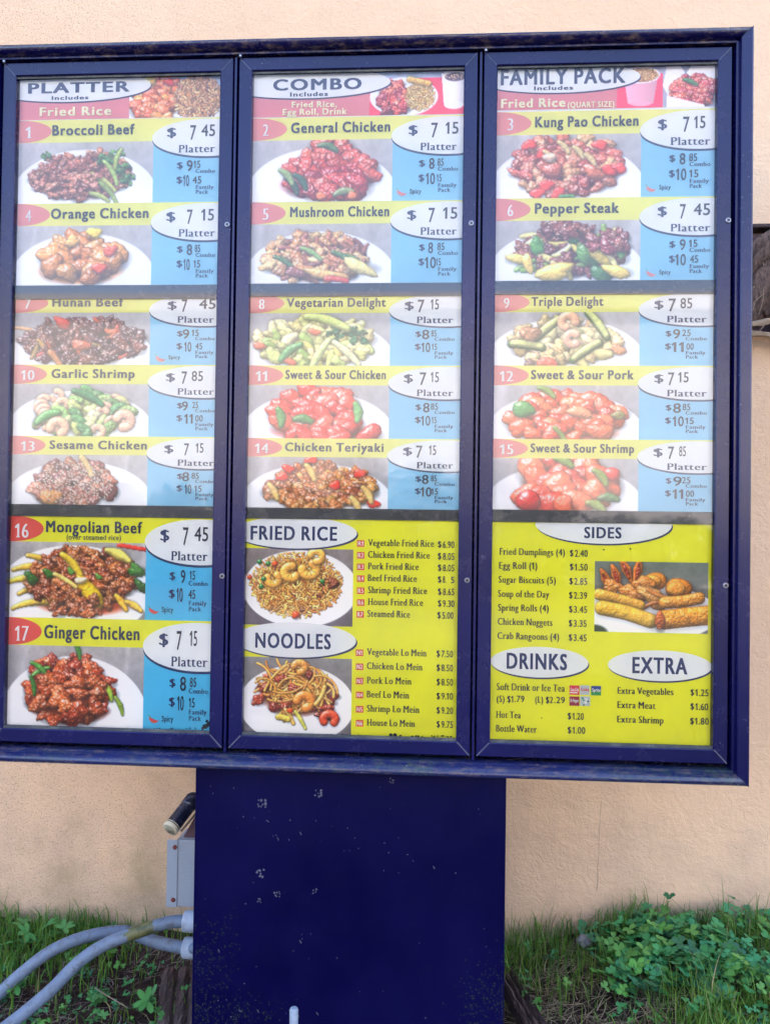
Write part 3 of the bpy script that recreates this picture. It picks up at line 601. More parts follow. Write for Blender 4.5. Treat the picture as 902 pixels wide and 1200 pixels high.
for side, nm, mt, pr in (('t', 'top_rail', 'paint_top', PO), ('b', 'bottom_rail', 'paint_bottom', PO), ('l', 'side_rail', 'paint', PO_SIDE), ('r', 'side_rail', 'paint', PO_SIDE)):
    o = mitre(XL, XR, ZBO, ZTO, side, pr).build(nm, M[mt], board)
    o.data.polygons.foreach_set('use_smooth', [False] * len(o.data.polygons))
    if side in 'tb':
        for p in o.data.polygons:
            if 1 <= p.index <= 8: p.use_smooth = True
MB().box(XL + .004, XR - .004, .06, .12, ZBO + .004, ZTO - .004).build('back_panel', M['dark'], board)
for i in (0, 1):
    xc = X0[i] + DW + DG / 2
    MB().box(xc - .0028, xc + .0028, -.003, .055, ZBO + .036, ZTO - .038).build('mullion', M['paint'], board, bevel=.001)
PD = [(0, .034), (0, .0015), (.0015, 0), (.0295, 0), (.0315, .002), (.0315, .034)]
SEC = [((86, 335), (351, 592), (606, 853)), ((82, 332.7), (347.7, 596), (609, 861.5)), ((77, 329.5), (345.4, 598.5), (613, 872))]
CXP = (139, 415, 708)
def secz(c, y): return at(CXP[c] - (y - 86) * .017, y, YS).z
LOCKS = [((266.5, 263.5), (260.5, 675)), ((552, 262), (547, 680)), ((852.5, 258.5), (849.5, 686))]
def ring(cx, y, cz, r, n=20): return [(cx + math.cos(2 * math.pi * k / n) * r, y, cz + math.sin(2 * math.pi * k / n) * r) for k in range(n)]
def disc_stack(rings, n=20):                        # lathe along y: rings = (radius, y)
    return lambda cx, cz: MB().add(sum([ring(cx, y, cz, r, n) for r, y in rings], []), [(a * n + k, a * n + (k + 1) % n, (a + 1) * n + (k + 1) % n, (a + 1) * n + k) for a in range(len(rings) - 1) for k in range(n)] + [tuple(range((len(rings) - 1) * n, len(rings) * n))])
for i in range(3):
    d = empty('door', (0, 0, 0)); d.parent = board; OFF[d.name] = OFF[board.name]
    x0, x1 = X0[i], X0[i] + DW
    for s, nm in (('t', 'rail'), ('b', 'rail'), ('l', 'stile'), ('r', 'stile')):
        mitre(x0, x1, ZB, ZT, s, PD).build(nm, M['paint'], d)
    for za, zb in ((ZT, ZT - DM), (ZB, ZB + DM)):   # scuffed bare metal at the mitres
        for xa, sx in ((x0, 1), (x1, -1)):
            a = Vector((xa + sx * .002, -.0006, za + (zb - za) * .06)); b_ = Vector((xa + sx * DM * .94, -.0006, zb)); nr = Vector(((zb - za), 0, -sx * DM)).normalized() * (.00055 if za == ZT else .0013)
            MB().add([a + nr, b_ + nr, b_ - nr, a - nr], [(0, 1, 2, 3)]).build('mitre_joint', M['scuff'], d, fix=False)
    gp = MB().add([(x0 + .026, YG, ZB + .026), (x1 - .026, YG, ZB + .026), (x1 - .026, YG, ZT - .026), (x0 + .026, YG, ZT - .026)], [(0, 1, 2, 3)]).build('glass_pane', M['glass'], d)
    MB().box(x0 + DM, x1 - DM, .004, .0085, ZB + DM, ZB + DM + .0065).build('gasket', M['gasket'], d)
    MB().box(x0 + DM, x1 - DM, .005, .0085, ZT - DM - .0045, ZT - DM).build('gasket', M['gasket'], d)
    for q in range(2):
        zt, zb = secz(i, SEC[i][q][1]), secz(i, SEC[i][q + 1][0])
        MB().box(x0 + DM * .6, x1 - DM * .6, YS - .006, YS + .012, zb, zt).build('divider_bar', M['bar'], d)
    for lx, ly in LOCKS[i]:
        p = at(lx, ly, 0)
        lk = disc_stack([(.0062, .001), (.0062, -.002), (.0052, -.0035), (.0042, -.0035), (.0038, -.0025)])(p.x, p.z).build('lock', M['steel'], d)
        disc_stack([(.0036, -.002), (.0034, -.0032), (.0012, -.0034)], 12)(p.x, p.z).build('lock_core', M['housing'], lk)
    p = (x0 + .004, ZT + .002)
    MB().tube([(p[0], -.004, p[1] - .004), (p[0], -.004, p[1] + .006)], .0042, 12).build('hinge_pin', M['steel'], d)
p0, p1 = -.3640, .3660
YP = .03
ped = MB().box(p0, p1, YP, .31, -.1, ZBO + .01).build('pedestal', M['paint_post'], board, bevel=.003)
random.seed(11)
def blot(cx, cz, r, y, n=9):
    return [(cx + math.cos(6.283 * k / n) * r * random.uniform(.55, 1.2), y, cz + math.sin(6.283 * k / n) * r * random.uniform(.55, 1.2)) for k in range(n)]
for px, py, sz in ((307, 942, 1), (373, 929, .9), (305, 1023, 1), (325, 1048, .7), (304, 1055, .45), (370, 1044, .7), (459, 915, .5)):
    mb = MB(); c = at(px, py, YP)
    for a in (-1, 0, 1):
        for e in (-1, 0, 1):
            if random.random() < .78:
                q = blot(c.x + a * .0072 * sz + random.uniform(-.002, .002), c.z + e * .0072 * sz + random.uniform(-.002, .002), .0036 * sz * random.uniform(.5, 1.1), YP - .0008)
                mb.add(q, [tuple(range(len(q)))])
    mb.build('tape_residue', M['residue'], ped, fix=False)
mb = MB()
for (ax, ay, bx, by, n) in ((310, 960, 372, 992, 8), (405, 970, 420, 984, 2), (440, 1000, 560, 1030, 3), (236, 918, 300, 930, 3), (250, 1090, 420, 1190, 7), (470, 1050, 585, 1150, 3), (228, 1170, 300, 1198, 9)):
    for _ in range(n):
        c = at(random.uniform(ax, bx), random.uniform(ay, by), YP); L = random.choice((.001, .0015, .004)); an = random.uniform(-1.2, -.5)
        dx, dz = math.cos(an) * L, math.sin(an) * L; wd = random.uniform(.0005, .0009)
        mb.add([(c.x - dx - wd, YP - .0008, c.z - dz - wd), (c.x + dx - wd, YP - .0008, c.z + dz - wd), (c.x + dx + wd, YP - .0008, c.z + dz + wd), (c.x - dx + wd, YP - .0008, c.z - dz + wd)], [(0, 1, 2, 3)])
tag(mb.build('scratch_marks', M['residue'], ped, fix=False), kind='stuff')
k = N('green_mildew'); mil = k.bsdf(k.mix(k.noise(60), (.006, .012, .012), (.022, .036, .026)), .9); M['mildew'] = k.m
mb = MB()                                           # specks of mildew low on the pedestal
for cx, cy, sx, sy, n in ((242, 1125, 10, 22, 130), (262, 1115, 9, 26, 70), (575, 1165, 17, 22, 170), (560, 1180, 14, 18, 90), (285, 1185, 30, 10, 160), (240, 1185, 12, 12, 120)):
    for _ in range(n):
        c = at(min(max(random.gauss(cx, sx), 229), 588), random.gauss(cy, sy), YP); q = blot(c.x, c.z, random.uniform(.0008, .0021), YP - .0006, 6); mb.add(q, [tuple(range(6))])
tag(mb.build('mildew_specks', M['mildew'], ped, fix=False), kind='stuff')

# ---------------------------------------------------------------- lettering: glyph outlines of the built-in face, cached as triangles
CH = sorted(set("ABCDEFGHIJKLMNOPQRSTUVWXYZabcdefghijklmnopqrstuvwxyz0123456789$&().,-"))
GL = {}
def make_glyphs():
    cur = {}
    for style, off in (('bold', 0.), ('medium', 0.), ('light', -.013)):
        for c in CH + ['|', '||'] + ['|' + c + '|' for c in CH]:
            cu = bpy.data.curves.new('g', 'FONT'); cu.body = c; cu.offset = off if '|' not in c else 0; cu.resolution_u = 3
            ob = bpy.data.objects.new('g', cu); COL.objects.link(ob); cur[(style, c)] = ob
    bpy.context.view_layer.update(); dg = bpy.context.evaluated_depsgraph_get()
    raw = {}
    for k_, ob in cur.items():
        me = ob.evaluated_get(dg).to_mesh(); v = np.zeros(len(me.vertices) * 3); me.vertices.foreach_get('co', v); v = v.reshape(-1, 3)[:, :2]
        me.calc_loop_triangles(); t = np.zeros(len(me.loop_triangles) * 3, int); me.loop_triangles.foreach_get('vertices', t); raw[k_] = (v, t.reshape(-1, 3))
        ob.evaluated_get(dg).to_mesh_clear()
    for ob in cur.values():
        cu = ob.data; bpy.data.objects.remove(ob); bpy.data.curves.remove(cu)
    for style in ('bold', 'medium', 'light'):
        cap = raw[(style, 'H')][0][:, 1].max() - raw[(style, 'H')][0][:, 1].min(); b0 = raw[(style, 'H')][0][:, 1].min()
        w0 = np.ptp(raw[(style, '||')][0][:, 0])
        for c in CH:
            v, t = raw[(style, c)]; adv = np.ptp(raw[(style, '|' + c + '|')][0][:, 0]) - w0
            GL[(style, c)] = ((v - (0, b0)) / cap, t, adv / cap)
make_glyphs()
for st_, a, b_ in (('bold', .2, .4), ('medium', .2, .36), ('light', .26, .36)):   # a figure one with a flag, as on the sheets
    GL[(st_, '1')] = (np.array([(a, 0), (b_, 0), (b_, 1), (a + .04, 1), (.02, .8), (.02, .66), (a, .8)]), np.array([(0, 1, 2), (0, 2, 6), (6, 2, 3), (6, 3, 4), (6, 4, 5)]), .56)
for c_ in CH:                                       # heavier weights: the outline thickened sideways and a little upwards
    for st_, dx_, dz_ in (('bold', .052, .022), ('medium', .016, .008)):
        v_, t_, a_ = GL[(st_, c_)]; sh_ = [(-dx_, -dz_), (dx_, -dz_), (-dx_, dz_), (dx_, dz_)]
        GL[(st_, c_)] = (np.concatenate([v_ + q_ for q_ in sh_]), np.concatenate([t_ + q_ * len(v_) for q_ in range(4)]), a_ + dx_ * 2.4, np.repeat(np.arange(4), len(v_)))
XH = GL[('light', 'x')][0][:, 1].max()
def serif_glyph(c):
    if ('serif', c) in GL: return GL[('serif', c)]
    v, t, adv = GL[('light', c)]
    ed = {}
    for a, b_, d in t:
        for e in ((a, b_), (b_, d), (d, a)): ed[tuple(sorted(e))] = ed.get(tuple(sorted(e)), 0) + 1
    S = []
    for (a, b_), n in ed.items():
        if n != 1 or abs(v[a, 1] - v[b_, 1]) > .004: continue
        L = abs(v[a, 0] - v[b_, 0]); y = v[a, 1]; xm = (v[a, 0] + v[b_, 0]) / 2
        if not .05 < L < .2: continue
        lo, top = min(v[a, 0], v[b_, 0]), max(v[a, 0], v[b_, 0])
        if c in '1234567890$().,-&': 
            if not (c == '1' and abs(y) < .03): continue
        if abs(y) < .03 or (c in 'pq' and y < -.1): S.append((lo - .13, top + .13, y, y + .065))
        elif c.isupper() and abs(y - 1) < .03: S.append((lo - .13, top + .13, y - .065, y))
        elif c.islower() and (abs(y - XH) < .04 or (c in 'bdhkl' and y > .9)): S.append((lo - .13, top + (.05 if c in 'uvwxyk' else 0), y - .07, y))
    VS = []; TS = []; z = []; n = 0
    for q, dx in enumerate((-.06, .0, .06)):
        VS.append(v + (dx, 0)); TS.append(t + n); z += [q] * len(v); n += len(v)
    for r in S:
        VS.append(np.array([(r[0], r[2]), (r[1], r[2]), (r[1], r[3]), (r[0], r[3])])); TS.append(np.array([(0, 1, 2), (0, 2, 3)]) + n); z += [3] * 4; n += 4
    GL[('serif', c)] = (np.concatenate(VS), np.concatenate(TS), adv + .1, np.array(z)); return GL[('serif', c)]
def text(parent, name, s, style, x0, x1, zb, cap, mat, y):
    VS = []; TS = []; x = 0; n = 0
    for c in s:
        if c == ' ': x += .42; continue
        g = serif_glyph(c) if style == 'serif' else GL[(style, c)]
        v = g[0] + (x, 0); z = g[3] if len(g) > 3 else np.zeros(len(v))
        z = z + .5 * (len(VS) % 2)                        # neighbours that touch never share a plane
        VS.append(np.column_stack([v, z])); TS.append(g[1] + n); n += len(v); x += g[2]
    P = np.concatenate(VS); a, b_ = P[:, 0].min(), P[:, 0].max()
    W = np.column_stack([x0 + (P[:, 0] - a) / (b_ - a) * (x1 - x0), y - P[:, 2] * .00012, zb + P[:, 1] * cap])
    return link(name, arr_mesh(name, W, np.concatenate(TS)), mat, parent)

# ---------------------------------------------------------------- printed sheets behind the glazing
def rect(parent, name, x0, x1, z0, z1, y, mat):
    return MB().add([(x0, y, z0), (x1, y, z0), (x1, y, z1), (x0, y, z1)], [(0, 1, 2, 3)]).build(name, mat, parent, fix=False)
def oval(parent, name, cx, cz, rx, rz, y, mat, clip, n=56):
    vs = []
    for q in range(n):
        a = 2 * math.pi * q / n
        vs.append((min(max(cx + math.cos(a) * rx, clip[0]), clip[1]), y, min(max(cz + math.sin(a) * rz, clip[2]), clip[3])))
    out = [v for q, v in enumerate(vs) if (Vector(v) - Vector(vs[q - 1])).length > 1e-6]
    return MB().add(out, [tuple(range(len(out)))]).build(name, mat, parent, fix=False)
def photo(parent, img, x0, x1, z0, z1, y, name='dish_photo', cols=150):
    H, W = img.shape[:2]; rows = max(8, int(cols * (z1 - z0) / (x1 - x0)))
    lin = np.clip(img, 0, 255) / 255.; lin = np.where(lin < .04045, lin / 12.92, ((lin + .055) / 1.055) ** 2.4)
    u = np.linspace(0, W - 1.001, cols); v = np.linspace(0, H - 1.001, rows)
    ui, vi = u.astype(int), v.astype(int); fu, fv = (u - ui)[None, :, None], (v - vi)[:, None, None]
    g = lambda a, b_: lin[np.minimum(vi + a, H - 1)][:, np.minimum(ui + b_, W - 1)]
    c = (g(0, 0) * (1 - fu) + g(0, 1) * fu) * (1 - fv) + (g(1, 0) * (1 - fu) + g(1, 1) * fu) * fv
    X, Z = np.meshgrid(np.linspace(x0, x1, cols), np.linspace(z1, z0, rows))
    V = np.stack([X, np.full_like(X, y), Z], -1).reshape(-1, 3)
    i = np.arange((rows - 1) * cols).reshape(-1, cols)[:, :-1].ravel()
    return link(name, arr_mesh(name, V, np.stack([i, i + cols, i + cols + 1, i + 1], 1), c.reshape(-1, 3)), M['photo'], parent)
def chili(fade, parent, x, z, s, y):
    t = np.linspace(0, 1, 9); xs_ = x + s * t; zc = z - s * .32 * np.sin(t * 2.6) + s * .1 * t; wd = s * .2 * np.sin(np.clip(t * 1.1 + .12, 0, 1) * math.pi) ** .6 * (1 - .55 * t) + .0001
    top = [(a, y, b_ + c_) for a, b_, c_ in zip(xs_, zc, wd)]; bot = [(a, y, b_ - c_) for a, b_, c_ in zip(xs_, zc, wd)][::-1]
    o = MB().add(bot + top, [tuple(range(18))]).build('chili_icon', faded('red', fade), parent, fix=False)
    MB().add([(x + s * .06, y - .0003, z + s * .1), (x - s * .1, y - .0003, z + s * .26), (x - s * .02, y - .0003, z + s * .3), (x + s * .14, y - .0003, z + s * .06)], [(0, 1, 2, 3)]).build('chili_icon', faded('green', fade), parent, fix=False)
K = 902 / 290.
L1, L2, L3, L4, L5 = YS - .0005, YS - .0009, YS - .0013, YS - .0017, YS - .0022
XI = [(X0[i] + DM, X0[i] + DW - DM) for i in range(3)]
COLX = (0, 280, 560); ROWY = ((60, 330, 590), (60, 330, 590), (60, 330, 600))
class Sheet:
    def __init__(s, c, r, label, mat):
        s.fade = (.3, .3, 0)[r]
        s.c, s.r = c, r; s.ox, s.oy = COLX[c], ROWY[c][r]
        s.z1, s.z0 = secz(c, SEC[c][r][0]), secz(c, SEC[c][r][1]); s.x0, s.x1 = XI[c][0] - .004, XI[c][1] + .004
        s.root = MB().box(s.x0, s.x1, YS, YS + .003, s.z0, s.z1).build('menu_sheet', mat, origin=((s.x0 + s.x1) / 2, YS, s.z0))
        tag(s.root, label, 'menu sheet', 'printed menu sheets in the board doors')
        s.clip = (s.x0, s.x1, s.z0 + .0005, s.z1 - .0005)
    def p(s, cx, cy): return at(s.ox + cx / K, s.oy + cy / K, YS)
    def t(s, name, txt, style, a, b_, base, top, mat, y=None):
        m_ = s.p((a + b_) / 2, base); return text(s.root, name, txt, style, s.p(a, base).x, s.p(b_, base).x, m_.z, s.p((a + b_) / 2, top).z - m_.z, faded(mat, s.fade), y or L5)
    def r4(s, name, a, b_, top, bot, y, mat):
        q, w_ = s.p(a, (top + bot) / 2).x, s.p(b_, (top + bot) / 2).x; return rect(s.root, name, max(q, s.x0), min(w_, s.x1), max(s.p((a + b_) / 2, bot).z, s.z0), min(s.p((a + b_) / 2, top).z, s.z1), y, mat)
    def ov(s, cx, cy, rx, ry, shadow=(3, 5)):
        c = s.p(cx, cy); ex = s.p(cx + rx, cy).x - c.x; ez = c.z - s.p(cx, cy + ry).z
        oval(s.root, 'oval_shadow', c.x + shadow[0] / K * .00197, c.z - shadow[1] / K * .00197, ex, ez, L3, faded('navy', s.fade), s.clip)
        return oval(s.root, 'title_oval', c.x, c.z, ex, ez, L4, M['white'], s.clip)
# item: number, name, name x-range, top line ($ x, whole x-range, cents x-range, cents), second and third lines, spicy
LAY = {(0, 0): (646, 683, 703, 708, 731, 714, 785, 668, 693, 706, 733), (0, 1): (646, 666, 689, 700, 724, 713, 784, 672, 701, 712, 738), (0, 2): (619, 657, 677, 692, 714, 689, 759, 645, 668, 689, 713),
       (1, 0): (655, 690, 709, 720, 745, 724, 797, 679, 715, 718, 737), (1, 1): (642, 668, 691, 698, 722, 712, 785, 664, 699, 701, 722),
       (2, 0): (695, 730, 754, 767, 796, 768, 844, 718, 756, 767, 800), (2, 1): (681, 708, 737, 742, 772, 754, 831, 706, 746, 756, 786)}
def bleach(img, f): return img * (1 - f) + np.array([240., 241, 243]) * f
def item(sh, num, name, nx, ytop, h, row1, two, three, spicy=False, sub=None):
    c, r, R0 = sh.c, sh.r, sh.root
    zt = secz(c, ytop); hz = zt - secz(c, ytop + h); Wd = XI[c][1] - XI[c][0]; X = XI[c][0]
    z = lambda v: zt - v * hz
    bz = lambda v: (ytop + v * h - sh.oy) * K
    xp = lambda a, v=.3: at(sh.ox + a / K, ytop + v * h, YS).x
    band = .27 if r < 2 else .255
    top = min(zt, sh.z1)
    bnd = rect(R0, 'title_band', sh.x0, sh.x1, z(band), top, L1, faded('yellow', sh.fade))
    xm = X + .668 * Wd
    photo(R0, bleach(dish(num, (1 - band) * hz / (xm - sh.x0)), sh.fade * (.35 if num == 14 else 1)), sh.x0, xm, max(z(1.0), sh.z0), z(band), L1)
    pnl = rect(R0, 'price_panel', xm, sh.x1, max(z(1.0), sh.z0), z(band), L1, faded('blue', sh.fade))
    cl = (sh.x0, sh.x1, z(1.), top - .0003)
    bdg = oval(R0, 'number_badge', X - .0, z(band * .5), .163 * Wd, band * .5 * hz, L2, faded('red', sh.fade), (sh.x0, sh.x1, z(band), top))
    oval(R0, 'oval_shadow', X + .932 * Wd, z(.262), .270 * Wd, .222 * hz, L2, faded('navy', sh.fade), cl)
    pov = oval(R0, 'price_oval', X + .932 * Wd, z(.238), .27 * Wd, .222 * hz, L3, faded('white', sh.fade), cl)
    T = lambda nm, s_, st, a, b_, vb, cap, mt='navy', par=None: text(par or (pov if vb < .5 else pnl), nm, s_, st, xp(a, vb), xp(b_, vb), z(vb), cap * hz, faded(mt, sh.fade), L5)
    bw = 21 if num < 10 else 50 if num not in (11,) else 44
    bc = {0: 106 if r == 0 else 104, 1: 98 if r == 0 else 84, 2: 117 if r == 0 else 103}[c] - (22 if r == 2 else 0)
    T('item_number', str(num), 'serif', bc - bw / 2, bc + bw / 2, .215, .135, 'white', bdg)
    T('dish_name', name, 'bold', nx[0], nx[1], .185 if not sub else .158, .118 if not sub else .108, 'slate', bnd)
    if sub: T('dish_note', sub, 'medium', 245, 443, .228, .05, 'slate', bnd)
    d0, w0, w1, c0, c1, cents = row1
    T('price_lettering', '$', 'serif', d0, d0 + 34, .225, .105); T('price_lettering', '7', 'medium', w0, w1, .265, .17, 'ink'); T('price_lettering', cents, 'medium', c0, c1, .225, .135, 'ink')
    q = LAY[(c, r)]; pl = {(0, 0): 652, (0, 1): 648, (0, 2): 625, (1, 0): 660, (1, 1): 647, (2, 0): 699, (2, 1): 686}[(c, r)]
    T('price_caption', 'Platter', 'serif', pl, pl + (133 if c < 2 else 145), .415, .088)
    j = lambda a: a + random.uniform(-3, 3)
    T('price_lettering', '$', 'serif', q[0], q[0] + 22, .60, .07); T('price_lettering', two[0], 'medium', j(q[1]), j(q[2]), .635, .125, 'ink'); T('price_lettering', two[1], 'medium', j(q[3]), j(q[4]), .60, .085, 'ink')
    T('price_caption', 'Combo', 'serif', q[5], q[6], .658, .045)
    T('price_lettering', '$', 'serif', q[0] - 2, q[0] + 20, .775, .075); T('price_lettering', three[0], 'medium', j(q[7]), j(q[8]), .815, .13, 'ink'); T('price_lettering', three[1], 'medium', j(q[9]), j(q[10]), .785, .085, 'ink')
    T('price_caption', 'Family', 'serif', q[5], q[6] - 5, .848, .044); T('price_caption', 'Pack', 'serif', q[5], q[5] + 46, .905, .044)
    if spicy:
        sx = {(0, 1): 570, (0, 2): 545, (1, 0): 576, (2, 0): 612}[(c, r)]
        chili(sh.fade, pnl, xp(sx, .9), z(.895), xp(sx + 42, .9) - xp(sx, .9), L4); T('spicy_lettering', 'Spicy', 'medium', sx + 46, sx + 88, .92, .052, 'ink')
random.seed(3)
def header(sh, title, tx, oval_, words, kind, xsplit, ybot):
    R0 = sh.root; zb = sh.p(300, ybot).z
    xs_ = sh.p(xsplit, 200).x
    rect(R0, 'header_band', sh.x0, xs_, zb, sh.z1, L1, faded('rose', sh.fade))
    photo(R0, bleach(special(kind, (sh.z1 - zb) / (sh.x1 - xs_)), sh.fade * .8), xs_, sh.x1, zb, sh.z1, L1, 'header_photo', 130)
    sh.ov(*oval_)
    sh.t('header_title', title, 'bold', *tx, 'navy')
    for s_, a, b_, base, top, mt in words: sh.t('header_lettering', s_, 'bold', a, b_, base, top, mt)
A = Sheet(0, 0, 'menu sheet headed PLATTER, broccoli beef above orange chicken', M['white'])
header(A, 'PLATTER', (105, 474, 152, 116), (250, 130, 302, 56), [('Includes', 191, 325, 178, 165, 'navy'), ('Fried Rice', 147, 408, 236, 205, 'cream')], 'platter_head', 472, 248)
item(A, 1, 'Broccoli Beef', (193, 492), 139.7, 98.2, (610, 694, 716, 735, 785, '45'), ('9', '15'), ('10', '45'))
item(A, 4, 'Orange Chicken', (188, 543), 237.9, 97.5, (607, 683, 703, 735, 781, '15'), ('8', '85'), ('10', '15'))
B = Sheet(0, 1, 'menu sheet of hunan beef, garlic shrimp and sesame chicken', M['white'])
item(B, 7, 'Hunan Beef', (193, 452), 343.7, 84, (612, 664, 684, 727, 787, '45'), ('9', '15'), ('10', '45'), True)
item(B, 10, 'Garlic Shrimp', (190, 493), 427.5, 84, (606, 663, 683, 700, 741, '85'), ('9', '25'), ('11', '00'))
item(B, 13, 'Sesame Chicken', (183, 537), 511.5, 81, (600, 672, 690, 715, 743, '15'), ('8', '85'), ('10', '15'))
Cc = Sheet(0, 2, 'menu sheet of mongolian beef over steamed rice and ginger chicken', M['white'])
item(Cc, 16, 'Mongolian Beef', (170, 520), 605.5, 120, (585, 668, 688, 710, 760, '45'), ('9', '15'), ('10', '45'), True, '(over steamed rice)')
item(Cc, 17, 'Ginger Chicken', (163, 510), 725.5, 128, (581, 645, 663, 693, 720, '15'), ('8', '85'), ('10', '15'), True)
D = Sheet(1, 0, 'menu sheet headed COMBO, general chicken above mushroom chicken', M['white'])
header(D, 'COMBO', (125, 447, 142, 103), (240, 118, 312, 55), [('Includes', 187, 325, 166, 151, 'navy'), ('Fried Rice,', 193, 358, 206, 185, 'cream'), ('Egg Roll, Drink', 160, 393, 233, 211, 'cream')], 'combo_head', 475, 238)
item(D, 2, 'General Chicken', (190, 551), 136.8, 99, (617, 700, 724, 752, 799, '15'), ('8', '85'), ('10', '15'), True)
item(D, 5, 'Mushroom Chicken', (187, 547), 236, 97, (612, 690, 713, 743, 795, '15'), ('8', '85'), ('10', '15'))
E_ = Sheet(1, 1, 'menu sheet of vegetarian delight, sweet and sour chicken, chicken teriyaki', M['white'])
item(E_, 8, 'Vegetarian Delight', (175, 535), 344, 84.5, (603, 651, 675, 698, 728, '15'), ('8', '85'), ('10', '15'))
item(E_, 11, 'Sweet & Sour Chicken', (170, 535), 428.5, 85.5, (600, 658, 682, 698, 728, '15'), ('8', '85'), ('10', '15'))
item(E_, 14, 'Chicken Teriyaki', (168, 527), 514, 82, (597, 645, 668, 692, 718, '15'), ('8', '85'), ('10', '15'))
F_ = Sheet(2, 0, 'menu sheet headed FAMILY PACK, kung pao chicken above pepper steak', M['white'])
header(F_, 'FAMILY PACK', (82, 535, 121, 68), (290, 98, 300, 55), [('Includes', 203, 345, 143, 129, 'navy'), ('Fried Rice', 83, 317, 206, 175, 'cream'), ('(QUART SIZE)', 325, 495, 206, 186, 'cream')], 'family_head', 505, 212)
item(F_, 3, 'Kung Pao Chicken', (207, 583), 129.5, 102, (653, 745, 768, 785, 826, '15'), ('8', '85'), ('10', '15'), True)
item(F_, 6, 'Pepper Steak', (206, 512), 231.5, 98.5, (652, 733, 755, 783, 843, '45'), ('9', '15'), ('10', '45'), True)
G_ = Sheet(2, 1, 'menu sheet of triple delight, sweet and sour pork, sweet and sour shrimp', M['white'])
item(G_, 9, 'Triple Delight', (193, 455), 342.5, 86, (640, 692, 719, 735, 778, '85'), ('9', '25'), ('11', '00'))
item(G_, 12, 'Sweet & Sour Pork', (192, 565), 428.5, 86.5, (640, 690, 713, 727, 765, '15'), ('8', '85'), ('10', '15'))
item(G_, 15, 'Sweet & Sour Shrimp', (190, 567), 515, 84, (637, 690, 712, 730, 755, '85'), ('9', '25'), ('11', '00'))
# rice and noodles
Hh = Sheet(1, 2, 'yellow menu sheet of fried rice and noodles with two photos', M['yellow'])
def pimg(sh, kind, a, b_, top, bot):
    x0, x1 = max(sh.p(a, top).x, sh.x0), sh.p(b_, top).x; z1, z0 = sh.p((a + b_) / 2, top).z, sh.p((a + b_) / 2, bot).z
    photo(sh.root, special(kind, (z1 - z0) / (x1 - x0)), x0, x1, z0, z1, L1, cols=170)
pimg(Hh, 'fried_rice', 10, 417, 165, 445); pimg(Hh, 'noodles', 8, 412, 562, 838)
Hh.ov(205, 106, 225, 58, (5, 6)); Hh.ov(203, 497, 224, 64, (5, 6))
Hh.t('title_lettering', 'FRIED RICE', 'bold', 43, 358, 133, 84, 'navy'); Hh.t('title_lettering', 'NOODLES', 'bold', 60, 335, 527, 474, 'navy')
def row(sh, tg, name, a, b_, base, price, pa, pb, cap=24):
    if tg:
        sh.r4('item_tag', a - 40, a - 13, base - 22, base + 2, L2, M['red']); sh.t('tag_number', tg, 'serif', a - 37, a - 16, base - 3, base - 18, 'white')
    sh.t('item_name', name, 'serif', a, b_, base, base - cap, 'ink')
    sh.t('price_lettering', '$', 'serif', pa, pa + 13, base + 3, base - cap + 5, 'ink'); pr = price[1:].strip()
    if ' ' in pr:
        u, v = pr.split(' '); sh.t('price_lettering', u, 'medium', pa + 18, pa + 30, base + 5, base - cap + 5, 'ink'); sh.t('price_lettering', v, 'medium', pb - 13, pb, base + 6, base - cap + 7, 'ink')
    else: sh.t('price_lettering', pr, 'medium', pa + 18, pb, base + 6, base - cap + 6, 'ink')
for q, (n_, b_, bs, pr) in enumerate((('Vegetable', 710, 156, '$6.90'), ('Chicken', 695, 199, '$8.05'), ('Pork', 655, 241, '$8.05'), ('Beef', 648, 284, '$8. 5'), ('Shrimp', 685, 328, '$8.65'), ('House', 670, 371, '$9.30'))):
    row(Hh, 'R%d' % (q + 1), n_ + ' Fried Rice', 470, b_, bs, pr, 724, 784)
row(Hh, 'R7', 'Steamed Rice', 468, 623, 414, '$5.00', 722, 781)
for q, (n_, b_, bs, pr) in enumerate((('Vegetable', 683, 554, '$7.50'), ('Chicken', 668, 605, '$8.50'), ('Pork', 628, 657, '$8.50'), ('Beef', 620, 708, '$9.10'), ('Shrimp', 657, 760, '$9.20'), ('House', 641, 811, '$9.75'))):
    row(Hh, 'N%d' % (q + 1), n_ + ' Lo Mein', 466, b_, bs, pr, 719, 779)
